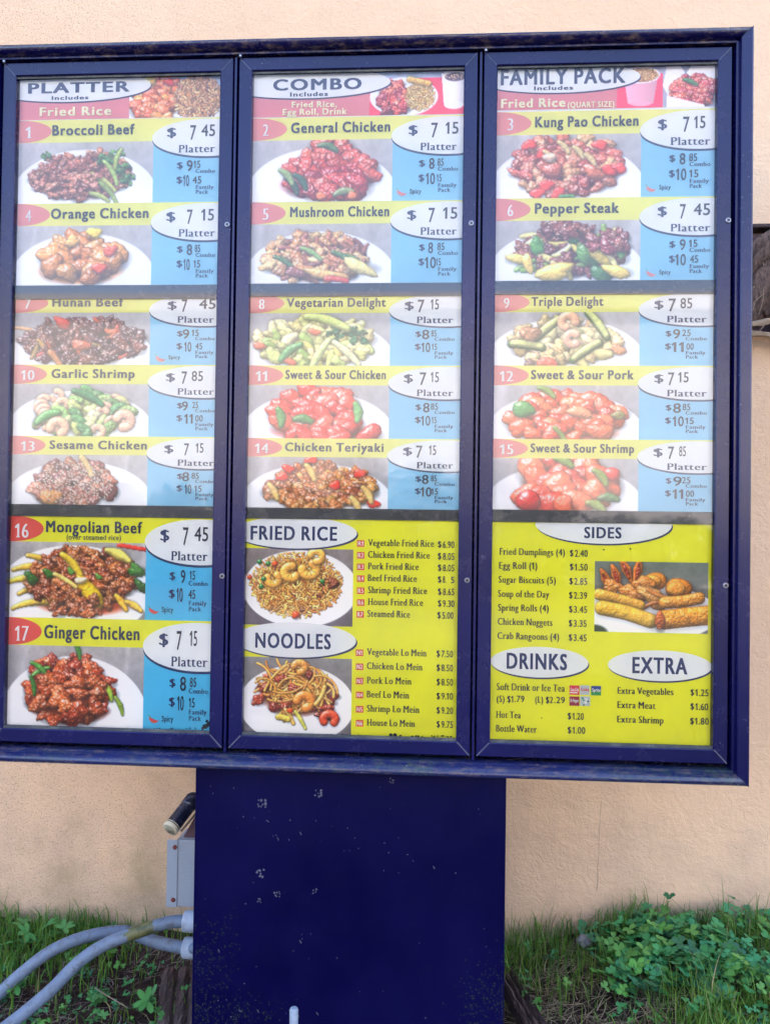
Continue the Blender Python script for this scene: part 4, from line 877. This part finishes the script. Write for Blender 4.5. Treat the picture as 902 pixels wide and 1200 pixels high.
# sides, drinks, extra
S_ = Sheet(2, 2, 'yellow menu sheet of sides, drinks and extra prices', M['yellow'])
pimg(S_, 'sides', 425, 838, 182, 440)
S_.ov(455, 45, 250, 71, (4, 6)); S_.ov(222, 547, 179, 56, (3, 6)); S_.ov(660, 560, 190, 56, (3, 6))
for s_, a, b_, base, top in (('SIDES', 385, 521, 95, 56), ('DRINKS', 103, 323, 572, 516), ('EXTRA', 560, 760, 588, 531)): S_.t('title_lettering', s_, 'bold', a, b_, base, top, 'navy')
for n_, a, b_, bs, pr, pa, pb in (('Fried Dumplings (4)', 77, 315, 157, '$2.40', 333, 398), ('Egg Roll (1)', 76, 215, 207, '$1.50', 333, 398), ('Sugar Biscuits (5)', 74, 282, 259, '$2.85', 331, 396), ('Soup of the Day', 72, 258, 310, '$2.39', 330, 396), ('Spring Rolls (4)', 72, 256, 361, '$3.45', 330, 396), ('Chicken Nuggets', 71, 270, 412, '$3.35', 329, 394), ('Crab Rangoons (4)', 70, 294, 464, '$3.45', 329, 394),
                                  ('Hot Tea', 65, 155, 750, '$1.20', 325, 384), ('Bottle Water', 65, 213, 801, '$1.00', 325, 389), ('Extra Vegetables', 507, 710, 664, '$1.25', 772, 837), ('Extra Meat', 506, 645, 715, '$1.60', 772, 836), ('Extra Shrimp', 505, 674, 768, '$1.80', 771, 838)): row(S_, None, n_, a, b_, bs, pr, pa, pb)
S_.t('item_name', 'Soft Drink or Ice Tea', 'serif', 67, 315, 651, 626, 'ink')
for tx, a, b_, bs in (('(S) $1', 67, 128, 692), ('(L) $2', 207, 272, 695)): S_.t('item_name', tx, 'serif', a, b_, bs, bs - 23, 'ink')
for tx, a, b_, bs in (('.79', 132, 168, 692), ('.29', 276, 315, 696)): S_.t('price_lettering', tx, 'medium', a, b_, bs, bs - 23, 'ink')
for nm, a, top, bg, words in (('Coca-Cola', 332, 632, 'rose', 'white'), ('Coke', 370, 632, 'palegrey', 'red'), ('Sprite', 411, 634, 'deepblue', 'white'), ('Dr Pepper', 332, 672, 'maroon', 'white'), (None, 371, 672, 'palegrey', None)):
    S_.r4('drink_logo', a, a + 36, top, top + 34, L2, M[bg])
    if nm == 'Sprite': S_.r4('drink_logo', a, a + 36, top + 20, top + 34, L3, M['green'])
    if nm: S_.t('logo_lettering', nm, 'bold', a + 3, a + 33, top + 20, top + 8, words)
    if nm == 'Coca-Cola': S_.r4('logo_stripe', a + 1, a + 30, top + 24, top + 28, L3, M['white'])
    if nm is None:
        for qx, qy, rr, mt in ((8, 6, 4, 'green'), (12, 13, 3, 'green'), (13, 31, 3, 'ink'), (22, 10, 5, 'white'), (20, 22, 5, 'white'), (29, 18, 3, 'slate')):
            c = S_.p(a + qx, top + qy); oval(S_.root, 'logo_patch', c.x, c.z, rr * .00063, rr * .0006, L4, M[mt], S_.clip, 10)

# grime and torn print along the lower edges
M['grime'] = ink('grime', (.02, .022, .03), .9)
random.seed(21)
def grime(sh, pts):
    mb = MB()
    for px, py, r_ in pts:
        c = at(px, py, YS); q = [(a, L5 - .0003, max(b__, sh.z0 + .0003)) for a, _, b__ in blot(c.x, c.z, r_ * .00197, 0, 9)]; mb.add(q, [tuple(range(9))])
    mb.build('grime_patch', M['grime'], sh.root, fix=False)
grime(Cc, [(241.5, 851, 4), (245, 848, 3), (243, 845, 2), (238, 853, 2.5)] + [(random.uniform(10, 230), 853.2, random.uniform(.5, 1.3)) for _ in range(22)])
grime(Hh, [(458, 861, 2.2), (463, 861, 2.6), (469, 861.5, 1.4)] + [(random.uniform(478, 530), 862.5 + random.uniform(-.6, .8), random.uniform(.5, 1.4)) for _ in range(22)] + [(random.uniform(290, 440), 860, random.uniform(.4, 1.)) for _ in range(12)])
grime(S_, [(random.uniform(577, 832), 873.5, random.uniform(.4, 1.1)) for _ in range(24)] + [(707, 644, 1.1), (738, 643, 1.1), (634, 841, .8)])

# ---------------------------------------------------------------- spotlight, junction box, conduits, pipe stub beside the pedestal
YB = .27
a_, b_ = at(196.5, 983.5, YB), at(236, 1064, YB); xin = p0 + .0005
box = empty('junction_box', (a_.x + .05, YB + .03, b_.z)); tag(box, 'pale galvanised metal box with two rusty screws on the pedestal side', 'junction box')
xl, zt, zb = a_.x, a_.z, b_.z; xf = at(207, 1000, YB).x
MB().box(xf, xin + .004, YB, YB + .08, zb + .001, zt - .001).build('box_body', M['zinc'], box, bevel=.0015)
MB().box(xl, xf + .004, YB - .003, YB + .0005, zb, zt).build('flange', M['zinc'], box, bevel=.0008)
for px, py in ((205.2, 992.8), (203, 1054.5)):
    p = at(px, py, YB - .003)
    disc_stack([(.0062, YB - .002), (.0062, YB - .0045), (.0045, YB - .0065), (.002, YB - .007)], 14)(p.x, p.z).build('screw', M['rustscrew'], box)
YL = .25
f0, f1 = at(200, 971, YL - .05), at(231, 931, YL + .04); ax = (f1 - f0).normalized()
spot = empty('spotlight', (f1.x, YL, at(225, 984, YL).z)); tag(spot, 'small black bullet spotlight with cream rim tilted beside the pedestal', 'spotlight')
R = .0205
MB().tube([f0 + ax * .004, f0 + ax * .012, f0 + ax * .062, f0 + ax * .066, f0 + ax * .07], [R, R, R * .98, R * 1.0, R * .9], 22).build('lamp_housing', M['housing'], spot)
MB().tube([f0 + ax * .07, f0 + ax * .074, f0 + ax * .098, f0 + ax * .108, f0 + ax * .115], [R * .8, R * 1.02, R * 1.05, R * .8, R * .35], 22).build('rear_cap', M['housing'], spot)
MB().tube([f0 + ax * .006, f0 - ax * .001, f0 - ax * .003, f0 - ax * .003, f0 + ax * .003], [R * 1.04, R * 1.06, R * 1.02, R * .8, R * .78], 22, False).build('lens_rim', M['rim'], spot)
MB().tube([f0 + ax * .009, f0 + ax * .0105], [R * 1.05, R * 1.05], 22).build('lens_rim', M['rim'], spot)
MB().tube([f0 - ax * .0015, f0 - ax * .0008], [R * .8, R * .9], 22).build('lens', M['lens'], spot)
MB().tube([at(212, 974, YL + .01), at(230, 953, YL + .03)], .0032, 10).build('support_rod', M['tan'], spot)
q0, q1, q2, q3 = at(213, 984.5, YL + .04), at(234, 984.5, YL + .04), at(234, 950, YL + .04), at(229, 956, YL + .04)
th = Vector((0, .03, 0)); MB().add([q0, q1, q2, q3, q0 + th, q1 + th, q2 + th, q3 + th], [(0, 1, 2, 3), (7, 6, 5, 4), (0, 4, 5, 1), (1, 5, 6, 2), (2, 6, 7, 3), (3, 7, 4, 0)]).build('bracket', M['bracket'], spot)
def spline(P, n=10):
    P = [Vector(p) for p in P]; P = [P[0] * 2 - P[1]] + P + [P[-1] * 2 - P[-2]]; out = []
    for i in range(1, len(P) - 2):
        for k in range(n):
            t = k / n; out.append(.5 * ((2 * P[i]) + (P[i + 1] - P[i - 1]) * t + (2 * P[i - 1] - 5 * P[i] + 4 * P[i + 1] - P[i + 2]) * t * t + (3 * P[i] - P[i - 1] - 3 * P[i + 1] + P[i + 2]) * t ** 3))
    return out + [P[-2]]
mossp = at(166, 1091, .2)
CA = [at(-60, 1225, .12), at(-20, 1184, .16), at(25, 1141, .19), at(65, 1112, .22), at(108, 1096, .25), at(148, 1092, .27), at(180, 1103, .25), at(216, 1110.5, .2), at(236, 1111, .18)]
CB = [at(-50, 1245, .02), at(12, 1200, .06), at(58, 1162, .1), at(92, 1128, .14), at(125, 1106, .17), at(165, 1091, .19), at(195, 1081.5, .2), at(216, 1079.5, .2), at(236, 1080, .2)]
for P, moss, lab in ((CA, None, 'grey conduit running under the mossy one to the lower coupling'), (CB, tuple(mossp), 'grey conduit with a mossy patch crossing over the other one')):
    base = P[-2]; mp_ = None
    r = empty('conduit', (base.x, base.y, 0)); tag(r, lab, 'conduit', 'grey conduits entering the pedestal side')
    if moss: mp_ = tuple(Vector(moss) - Vector((base.x, base.y, 0)))
    MB().tube(spline(P), .0157, 16).build('pipe', conduit('weathered_conduit', mp_), r)
    c0 = P[-2] + Vector((0, -.0, 0)); xc = at(215.5, 1080, base.y).x
    MB().tube([(xc, base.y, c0.z), (xc + .002, base.y, c0.z), (xc + .006, base.y, c0.z), (p0 + .002, base.y, c0.z)], [.021, .0245, .0258, .0258], 20).build('coupling', M['pvc'], r)
pz = at(344.5, 1181, -.03)
st = MB().tube([(pz.x, -.03, -.05), (pz.x, -.03, pz.z - .004), (pz.x, -.03, pz.z - .001), (pz.x, -.03, pz.z)], [.0098, .0098, .0085, .005], 18).build('pipe_stub', M['pvc'], origin=(pz.x, -.03, 0)); tag(st, 'short pale grey pipe stub upright in front of the pedestal', 'pipe')

# ---------------------------------------------------------------- landscape timbers and stone
def timber(name, A0, A1, wd, ht, label, seed):
    rs = np.random.RandomState(seed); A0, A1 = Vector(A0), Vector(A1); d = (A1 - A0); L = d.length; d.normalize(); n = Vector((d.y, -d.x, 0))
    prof = [(-.5, 0), (-.5, .8), (-.42, .97), (-.3, .9), (-.22, 1.0), (-.12, .86), (-.02, .98), (.08, .93), (.16, .8), (.24, .95), (.36, 1.0), (.46, .9), (.5, .7), (.5, 0)]
    vs = []; m_ = 15; o = MB()
    for i in range(m_):
        for a, b__ in prof:
            p = A0 + d * (L * i / (m_ - 1)) + n * (a * wd + rs.uniform(-.0025, .0025)); p.z = A0.z + (A1.z - A0.z) * i / (m_ - 1) - .05 + (ht + .05) * b__ + rs.uniform(-.003, .003); vs.append(p)
    k = len(prof); fs = [(i * k + q, i * k + q + 1, (i + 1) * k + q + 1, (i + 1) * k + q) for i in range(m_ - 1) for q in range(k - 1)] + [tuple(range(k)), tuple(range((m_ - 1) * k, m_ * k))]
    o = MB().add(vs, fs).build(name, M['timber'], origin=(A0.x, A0.y, A0.z)); tag(o, label, 'timber', 'old edging timbers at the pedestal foot'); return o
c0, c1 = at(590, 1118, .36), at(652, 1212, .03)
timber('landscape_timber', (c0.x, .36, gz(c0.x, .36) + .0), (c1.x, .0, gz(c1.x, .0) + .0), .055, .05, 'dark ridged old timber slanting out from the pedestal toward the clover grass', 2)
c0, c1 = at(203, 1118, .3), at(196, 1215, .0)
timber('landscape_timber', (c0.x + .02, .34, 0), (c1.x + .045, -.06, .0), .12, .022, 'dark crumbling old timber under the two conduit couplings', 5)
def rock(name, c, r, label, seed, cat='stone'):
    rs = np.random.RandomState(seed); bm = bmesh.new(); bmesh.ops.create_icosphere(bm, subdivisions=2, radius=1)
    for v in bm.verts:
        f = 1 + .16 * math.sin(v.co.x * 4 + seed) + .12 * math.cos(v.co.y * 5 + v.co.z * 3) + rs.uniform(-.06, .06)
        v.co = Vector((v.co.x * r[0], v.co.y * r[1], v.co.z * r[2])) * f
    me = bpy.data.meshes.new(name); bm.to_mesh(me); bm.free(); me.transform(Matrix.Translation(c)); o = link(name, me, M['stone'], None, c); tag(o, label, cat); return o
c = at(686, 1068, .46); c.z = float(gz(c.x, c.y)) + .03; rock('stone', c, (.03, .02, .016), 'grey stone lying in the grass at the foot of the cracked wall', 3)

# ---------------------------------------------------------------- dry palm bark on the wall
pb0, pb1 = at(884, 260, .5), at(884, 400, .5)
pbx = pb0.x; zt, zb = pb0.z, pb1.z
bark = empty('palm_bark', (pbx + .12, WY, zb)); tag(bark, 'curled dry brown palm bark hanging on the wall beside the board', 'palm bark')
MB().box(pbx - .03, pbx + .34, WY - .05, WY - .001, zt - .012, zt).build('hanging_slat', M['timber'], bark, bevel=.003)
def curlsheet(P, w_, curl, name, mat, seed, thick=.005):
    rs = np.random.RandomState(seed); pts = spline(P, 6); vs = []; n = 9
    for i, p in enumerate(pts):
        t = (pts[min(i + 1, len(pts) - 1)] - pts[max(i - 1, 0)]).normalized(); side = t.cross(Vector((0, -1, 0))).normalized(); out = side.cross(t)
        ww = w_ * (.55 + .45 * math.sin(math.pi * min(1, .15 + i / len(pts))))
        for k in range(n):
            a = (k / (n - 1) - .5) * curl; R_ = ww / curl
            vs.append(p + side * (math.sin(a) * R_) + out * ((math.cos(a) - 1) * R_) + Vector(rs.uniform(-.0015, .0015, 3)))
    fs = [(i * n + k, i * n + k + 1, (i + 1) * n + k + 1, (i + 1) * n + k) for i in range(len(pts) - 1) for k in range(n - 1)]
    o = MB().add(vs, fs, True).build(name, mat, bark); md = o.modifiers.new('thickness', 'SOLIDIFY'); md.thickness = thick; return o
def bp(dx, f, y): return Vector((pbx + dx, y, zt + (zb - zt) * f))
for q, (P, w_, cu) in enumerate((([bp(-.03, .36, .50), bp(.02, .2, .48), bp(.1, .08, .485), bp(.24, .05, .5)], .035, 1.9), ([bp(-.03, .5, .50), bp(.015, .3, .475), bp(.08, .17, .47), bp(.22, .14, .49)], .03, 2.2),
        ([bp(-.03, .62, .52), bp(.02, .44, .49), bp(.08, .29, .47), bp(.2, .24, .48)], .034, 2.4), ([bp(.05, .34, .48), bp(.02, .5, .475), bp(.0, .7, .48), bp(-.02, .9, .5)], .04, 1.8),
        ([bp(.075, .34, .5), bp(.055, .52, .5), bp(.03, .7, .5), bp(.0, .86, .51)], .028, 1.4), ([bp(.12, .3, .47), bp(.1, .5, .46), bp(.075, .68, .465), bp(.03, .8, .49)], .04, 2.2), ([bp(.17, .3, .48), bp(.16, .5, .47), bp(.13, .72, .47), bp(.06, .9, .49)], .05, 2.0), ([bp(.26, .2, .48), bp(.25, .5, .47), bp(.2, .75, .47), bp(.1, .96, .5)], .08, 1.8))):
    curlsheet(P, w_ * 1.75, cu, 'bark_sheet', M['bark'], q)
rb = np.random.RandomState(6); fb = MB()
for _ in range(26):                                 # loose fibres
    a = bp(rb.uniform(-.03, .2), rb.uniform(.05, .9), rb.uniform(.44, .49)); d = Vector((rb.uniform(-.05, .05), rb.uniform(-.01, .02), -rb.uniform(.02, .09)))
    fb.tube([a, a + d * .5 + Vector((rb.uniform(-.012, .012), 0, 0)), a + d], [.0012, .001, .0005], 5, False)
tag(fb.build('bark_fibres', M['bark_edge'], bark), kind='stuff')
MB().box(pbx - .02, pbx + .3, WY - .02, WY - .002, zb + .03, zt - .02).build('backing_board', M['bracket'], bark)
curlsheet([bp(-.04, .92, .52), bp(.03, .94, .5), bp(.1, .99, .5), bp(.22, 1.0, .51)], .012, 1.0, 'pale_stem', M['bark_edge'], 9, .004)
curlsheet([bp(-.03, .86, .5), bp(.03, .85, .475), bp(.07, .8, .47)], .02, 1.4, 'pale_stem', M['bark_edge'], 12, .004)

# ---------------------------------------------------------------- grass, thatch, clover, weeds
rs = np.random.RandomState(8)
def field(x, y, f, s): return .5 + .25 * np.sin(x * f + s) * np.cos(y * f * 1.3 + s * 2) + .25 * np.sin(x * f * 2.3 - y * f * 1.7 + s * 3)
def blades(name, P, hgt, wid, lean, cols, mat, label, segs=4, flat=False):
    n = len(P); az = rs.uniform(0, 2 * np.pi, n); h = hgt; bend = rs.uniform(.25, 1.9, n) * lean
    t = np.linspace(0, 1, segs + 1)
    ang = (bend[:, None] * t[None] ** 1.3) if not flat else np.full((n, segs + 1), 1.4) + rs.uniform(-.14, .1, (n, 1)) + .25 * np.sin(t * 3)[None]
    step = h[:, None] / segs
    r = np.concatenate([np.zeros((n, 1)), np.cumsum(np.sin(ang[:, :-1]) * step, 1)], 1); z = np.concatenate([np.zeros((n, 1)), np.cumsum(np.cos(ang[:, :-1]) * step, 1)], 1)
    turn = az[:, None] + rs.uniform(-.5, .5, (n, 1)) * t[None]
    X = P[:, :1] + np.cos(turn) * r; Y = P[:, 1:2] + np.sin(turn) * r; Y = np.minimum(Y, WY - .004); Z = P[:, 2:3] + z
    if flat: Z = np.maximum(Z, gz(X, Y) + .004 + .012 * rs.rand(n, 1))
    sa = az + np.pi / 2 + rs.uniform(-.6, .6, n); wv = wid[:, None] * (1 - t[None] ** 2.2) * .5 + .0001
    SX = np.cos(sa)[:, None] * wv; SY = np.sin(sa)[:, None] * wv
    V = np.stack([np.stack([X - SX, Y - SY, Z], -1), np.stack([X + SX, Y + SY, Z], -1)], 2)
    k = segs + 1; base = (np.arange(n) * 2 * k)[:, None] + np.arange(segs)[None] * 2
    Fq = np.stack([base, base + 1, base + 3, base + 2], -1).reshape(-1, 4)
    shade_ = np.repeat(cols, 2 * k, 0)
    o = link(name, arr_mesh(name, V.reshape(-1, 3), Fq, shade_, True), mat); tag(o, label, kind='stuff'); return o
def scatter(n, x0, x1, y0, y1, dens):
    x = rs.uniform(x0, x1, n); y = rs.uniform(y0, y1, n); kk = rs.rand(n) < dens(x, y); return np.stack([x, y], 1)[kk]
def green(n, a=(.045, .15, .02), b_=(.16, .27, .04), dry=.08):
    t = rs.rand(n, 1); c = np.array(a) * (1 - t) + np.array(b_) * t; d = rs.rand(n) < dry; c[d] = np.array((.3, .25, .12)) * rs.uniform(.6, 1.1, (d.sum(), 1)); return c
def grow(P): return np.column_stack([P, gz(P[:, 0], P[:, 1])])
def densR(x, y): return np.clip(.28 + .75 * sstep(.2, .5, y) + .95 * sstep(.62, .95, x) * sstep(.3, .05, y) - .35 * sstep(.85, .6, x) * sstep(.32, .15, y), 0.1, 1) * (.45 + .75 * field(x, y, 13, 1))
P = grow(scatter(13500, .375, 1.75, -.12, .555, densR)); n = len(P)
hh = rs.uniform(.03, .1, n) * (1 + .35 * sstep(.38, .55, P[:, 1])) * (.35 + .95 * field(P[:, 0], P[:, 1], 9, 4)); hh[rs.rand(n) < .06] *= 1.5
blades('grass', P, hh, rs.uniform(.0016, .0036, n), 1.25, green(n), M['blade'], 'green grass tufts to the right of the pedestal below the wall')
P = grow(scatter(5200, .375, 1.5, -.1, .5, lambda x, y: np.clip(1.1 - .8 * sstep(.7, 1., x), .1, 1) * (.3 + .9 * field(x, y, 11, 2)))); n = len(P)
blades('dry_thatch', P, rs.uniform(.03, .085, n), rs.uniform(.0012, .0026, n), 1, np.array((.3, .24, .15)) * rs.uniform(.35, 1.15, (n, 1)), M['straw'], 'dry straw thatch among the grass beside the slanting timber', 3, True)
def densL(x, y): return np.clip(.06 + 1.1 * sstep(-.55, -.85, x) * sstep(.3, .48, y) + .5 * sstep(.44, .55, y) * sstep(-.42, -.6, x), 0, 1) * (.4 + .8 * field(x, y, 12, 5))
P = grow(scatter(9000, -1.9, -.37, .02, .555, densL)); n = len(P)
hh = rs.uniform(.035, .11, n) * (.3 + .95 * field(P[:, 0], P[:, 1], 8, 2)); hh[rs.rand(n) < .05] *= 1.4
blades('grass', P, hh, rs.uniform(.0018, .0038, n), 1.2, green(n, dry=.04), M['blade'], 'green grass behind the two grey conduits')
P = grow(scatter(2200, -1.6, -.62, .24, .555, lambda x, y: sstep(-.6, -.8, x) * (.35 + .8 * field(x, y, 10, 3)))); n = len(P)
blades('grass', P, rs.uniform(.035, .095, n), rs.uniform(.0022, .0042, n), 1.3, green(n, (.05, .17, .02), (.14, .27, .04), .03), M['blade'], 'long arching grass blades between the wall and the upper conduit', 5)
P = grow(scatter(3400, .72, 1.5, -.15, .2, lambda x, y: sstep(.7, .9, x) * sstep(.22, .08, y) * (.4 + .7 * field(x, y, 10, 9)))); n = len(P)
blades('grass', P, rs.uniform(.04, .1, n), rs.uniform(.002, .004, n), 1.3, green(n, (.07, .2, .025), (.2, .33, .05), .03), M['blade'], 'bright green lush grass in front of the clover clump', 5)
P = grow(scatter(3000, -1.5, -.37, -.05, .5, lambda x, y: .3 + .7 * field(x, y, 10, 7))); n = len(P)
blades('plant_litter', P, rs.uniform(.015, .06, n), rs.uniform(.001, .0032, n), 1, np.array((.2, .15, .13)) * rs.uniform(.25, 1.3, (n, 1)), M['straw'], 'dead brown litter on the soil below the conduits', 3, True)

def leaflet(w_, l_, fold, notch, n=6):              # one heart-shaped leaflet along +x, folded at its midrib
    t = np.linspace(0, 1, n); half = w_ * .5 * np.sin(np.pi * np.clip(t * .8 + .06, 0, 1)) ** .8
    V = []
    for i in range(n):
        x = l_ * t[i]; tip = notch * l_ if i == n - 1 else 0
        V += [(x, half[i], half[i] * fold), (x - tip, 0, .0008 * math.sin(t[i] * 3)), (x, -half[i], half[i] * fold)]
    F = []
    for i in range(n - 1): a = 3 * i; F += [(a, a + 1, a + 4, a + 3), (a + 1, a + 2, a + 5, a + 4)]
    return np.array(V), np.array(F)
def clover_mesh(seed, stems, size, hgt, leaves=3, base=(.03, .15, .05), notch=.14, shape=.95):
    r = np.random.RandomState(seed); V = []; F = []; C = []; n = 0
    for s in range(stems):
        a = r.rand() * 6.28; d = r.uniform(.2, 1) * hgt * .8; h = hgt * r.uniform(.45, 1.1); tip = np.array([math.cos(a) * d, math.sin(a) * d, h]); sw = .0008
        for i in range(4):
            q = tip * np.array([(i / 3) ** 1.4] * 2 + [i / 3]); V += [q + (sw, 0, 0), q - (sw, 0, 0)]; C += [np.array((.06, .13, .05))] * 2
            if i: F.append((n + 2 * i - 2, n + 2 * i - 1, n + 2 * i + 1, n + 2 * i))
        n += 8; rot = r.rand() * 6.28; tl = r.uniform(-.45, .45, 2) + np.array([0, -.25]); sz = size * r.uniform(.7, 1.15); c = np.array(base) * r.uniform(.75, 1.35) * (1 + r.uniform(-.12, .12, 3))
        for l in range(leaves):
            v, f = leaflet(sz * shape, sz, r.uniform(.05, .4), notch); an = rot + l * 2 * math.pi / leaves + r.uniform(-.15, .15)
            if leaves > 3: an = rot + (l - (leaves - 1) / 2) * .95
            v = v + (sz * .04, 0, 0); up = r.uniform(-.1, .3); v = np.column_stack([v[:, 0] * math.cos(up) - v[:, 2] * math.sin(up), v[:, 1], v[:, 0] * math.sin(up) + v[:, 2] * math.cos(up)])
            v = np.column_stack([v[:, 0] * math.cos(an) - v[:, 1] * math.sin(an), v[:, 0] * math.sin(an) + v[:, 1] * math.cos(an), v[:, 2]])
            v[:, 2] += v[:, 0] * tl[0] + v[:, 1] * -tl[1] * -1
            V += list(v + tip); F += [tuple(q + n for q in ff) for ff in f]; C += [c * (1.12 if k_ % 3 == 1 else 1) for k_ in range(len(v))]; n += len(v)
    me = arr_mesh('clover_plant', np.array(V), np.array(F), np.array(C), True); me.materials.append(M['leaf']); return me
clv = [clover_mesh(40 + q, 5 + q % 3, (.0158, .06)[0], .058, base=((.06, .24, .075), (.095, .27, .055), (.05, .21, .09))[q % 3]) for q in range(6)]
def place(name, me, x, y, s, rot, label, cat, group, dz=0):
    o = bpy.data.objects.new(name, me); COL.objects.link(o); o.location = (x, y, float(gz(x, y)) - .002 + dz); o.scale = (s, s, s); o.rotation_euler = (0, 0, rot); tag(o, label, cat, group); return o
spots = []
for px, py, Y, sx, sy, n in ((775, 1075, .42, .10, .06, 34), (850, 1065, .45, .12, .05, 24), (830, 1110, .3, .12, .07, 40), (770, 1110, .3, .08, .06, 22), (880, 1130, .22, .08, .06, 20), (820, 1155, .16, .1, .06, 14), (740, 1095, .36, .06, .05, 10)):
    c = at(px, py, Y)
    for _ in range(n): spots.append((rs.normal(c.x, sx), min(rs.normal(Y, sy), .52), rs.uniform(.75, 1.3)))
for x, y, s in spots:
    if x > .55: place('clover_plant', clv[rs.randint(6)], x, y, s, rs.rand() * 6.28, 'three-leaved clover plant in the thick green clump beside the cracked wall', 'clover', 'clover clump by the wall', .0)
c = at(826, 1040, .47); place('clover_plant', clover_mesh(77, 3, .021, .13), c.x, .47, 1.0, .4, 'tallest clover plant standing above the clump against the wall', 'clover', 'clover clump by the wall')
for px, py, Y in ((622, 1062, .46), (630, 1048, .5), (645, 1075, .42), (600, 1090, .38), (618, 1100, .34), (660, 1120, .28), (700, 1085, .38), (688, 1062, .46), (623, 1140, .22), (660, 1190, .08), (745, 1190, .08), (730, 1165, .14), (770, 1180, .1)):
    c = at(px, py, Y); place('clover_plant', clv[rs.randint(6)], c.x, Y, rs.uniform(.5, .75), rs.rand() * 6.28, 'small clover seedling in the thin grass beside the slanting timber', 'clover', 'clover seedlings in thin grass')
for _ in range(105):
    x, y = rs.uniform(-1.2, -.4), rs.uniform(.06, .52)
    place('clover_plant', clv[rs.randint(6)], x, y, rs.uniform(.22, .55), rs.rand() * 6.28, 'small creeping clover plant on the dark soil around the conduits', 'clover', 'clover around the conduits')
weed = [clover_mesh(90 + q, 4 + q, .026, .045, 5, (.07, .22, .06), 0., .5) for q in range(3)]
for px, py, Y, s, lb in ((30, 1085, .42, 1.25, 'broad-leaved weed in the grass where the conduits leave the frame of the wall'), (62, 1088, .46, 1.2, 'broad-leaved weed against the wall behind the conduits'), (165, 1165, .16, 1.1, 'bright green five-leaved weed on bare soil below the conduit crossing'), (190, 1183, .12, .75, 'little weed sprouting from the crumbling timber'), (118, 1150, .2, .7, 'small weed on soil under the mossy conduit'), (113, 1180, .12, .6, 'tiny weed beside the lower conduit'), (15, 1165, .2, 1.0, 'weed growing between the two conduits'), (215, 1092, .24, .55, 'weed leaf peeping between the two couplings')):
    c = at(px, py, Y); place('weed_plant', weed[rs.randint(3)], c.x, Y, s, rs.rand() * 6.28, lb, 'weed', 'weeds around the conduits')
# dead leaf and twigs
def twig(px, r, label):
    P = [at(*q) for q in px]; P = [Vector((p.x, p.y, max(p.z, float(gz(p.x, p.y)) + .006))) for p in P]
    tag(MB().tube(spline(P, 4), r, 6).build('twig', M['tan'], origin=P[0]), label, 'twig', 'dead twigs on the ground')
twig([(112, 1158, .2), (128, 1168, .17), (150, 1181, .14)], .0014, 'thin dead twig on soil below the conduits')

# ---------------------------------------------------------------- added across the lane, unseen: building and shrubs that shape the glazing's glare
k = N('tan_render'); k.bsdf(k.mix(k.noise(2, 4), (.40, .375, .36), (.44, .415, .4)), .9); M['pale'] = k.m
k = N('dark_window'); k.bsdf((.03, .035, .04), .1); M['window'] = k.m
k = N('roof_sheet'); k.bsdf(k.mix(k.noise(4), (.3, .27, .25), (.38, .34, .31)), .7); M['roof'] = k.m
YO = -14.5
added_shop = empty('added_building', (0, YO - 3, 0)); tag(added_shop, 'added unseen tan building across the lane, mirrored as glare in the glazing', 'building')  # invented building, put here to throw pale glare onto the panes
MB().box(-15, 15, YO - 6, YO, -.2, 5.75).build('wall', M['pale'], added_shop)
MB().box(-15.3, 15.3, YO - 6.3, YO + .25, 5.75, 6.1).build('roof', M['roof'], added_shop)
for wx in (-12.5, 12.2):
    wn = MB().box(wx - .7, wx + .7, YO + .003, YO + .03, 1.3, 2.9).build('window', M['window'], added_shop)
    MB().box(wx - .8, wx + .8, YO + .003, YO + .1, 1.2, 1.297).build('sill', M['pale'], wn)
def shrub(x, y, h, r, seed):  # invented shrub row, its height set by where the mirrored glare ends
    q = np.random.RandomState(seed); root = empty('added_shrub', (x, y, 0)); tag(root, 'added unseen dark shrub that cuts off the mirrored glare low down', 'shrub', 'added shrub row across the lane')
    MB().tube([(x, y, -.1), (x, y, h * .5)], [.05, .03], 7).build('stem', M['timber'], root)
    n = 1500; d = q.normal(size=(n, 3)); d /= np.linalg.norm(d, axis=1)[:, None]; rr = q.uniform(.5, 1.04, n)
    c = np.array([x, y, h * .5]) + d * rr[:, None] * np.array([r, r * .7, h * .5]); c[:, 2] = np.maximum(c[:, 2], .03); s_ = q.uniform(.06, .13, n)
    a, b__ = q.normal(size=(n, 3)), q.normal(size=(n, 3)); a *= (s_ / np.linalg.norm(a, axis=1))[:, None]; b__ *= (s_ / np.linalg.norm(b__, axis=1))[:, None]
    V = np.stack([c - a, c - b__ * .6, c + a, c + b__ * .6], 1).reshape(-1, 3)
    link('crown', arr_mesh('crown', V, np.arange(4 * n).reshape(-1, 4), np.repeat(np.array((.03, .06, .02)) * q.uniform(.5, 1.3, (n, 1)), 4, 0)), M['leaf'], root)
for q in range(17):
    x = -9.6 + q * 1.2; top = 2.5 if -1.4 < x < 1.3 else (2.0 if x < 3 else 1.45)
    shrub(x, YO + 1.4 + .2 * (q % 2), top, .8, q)
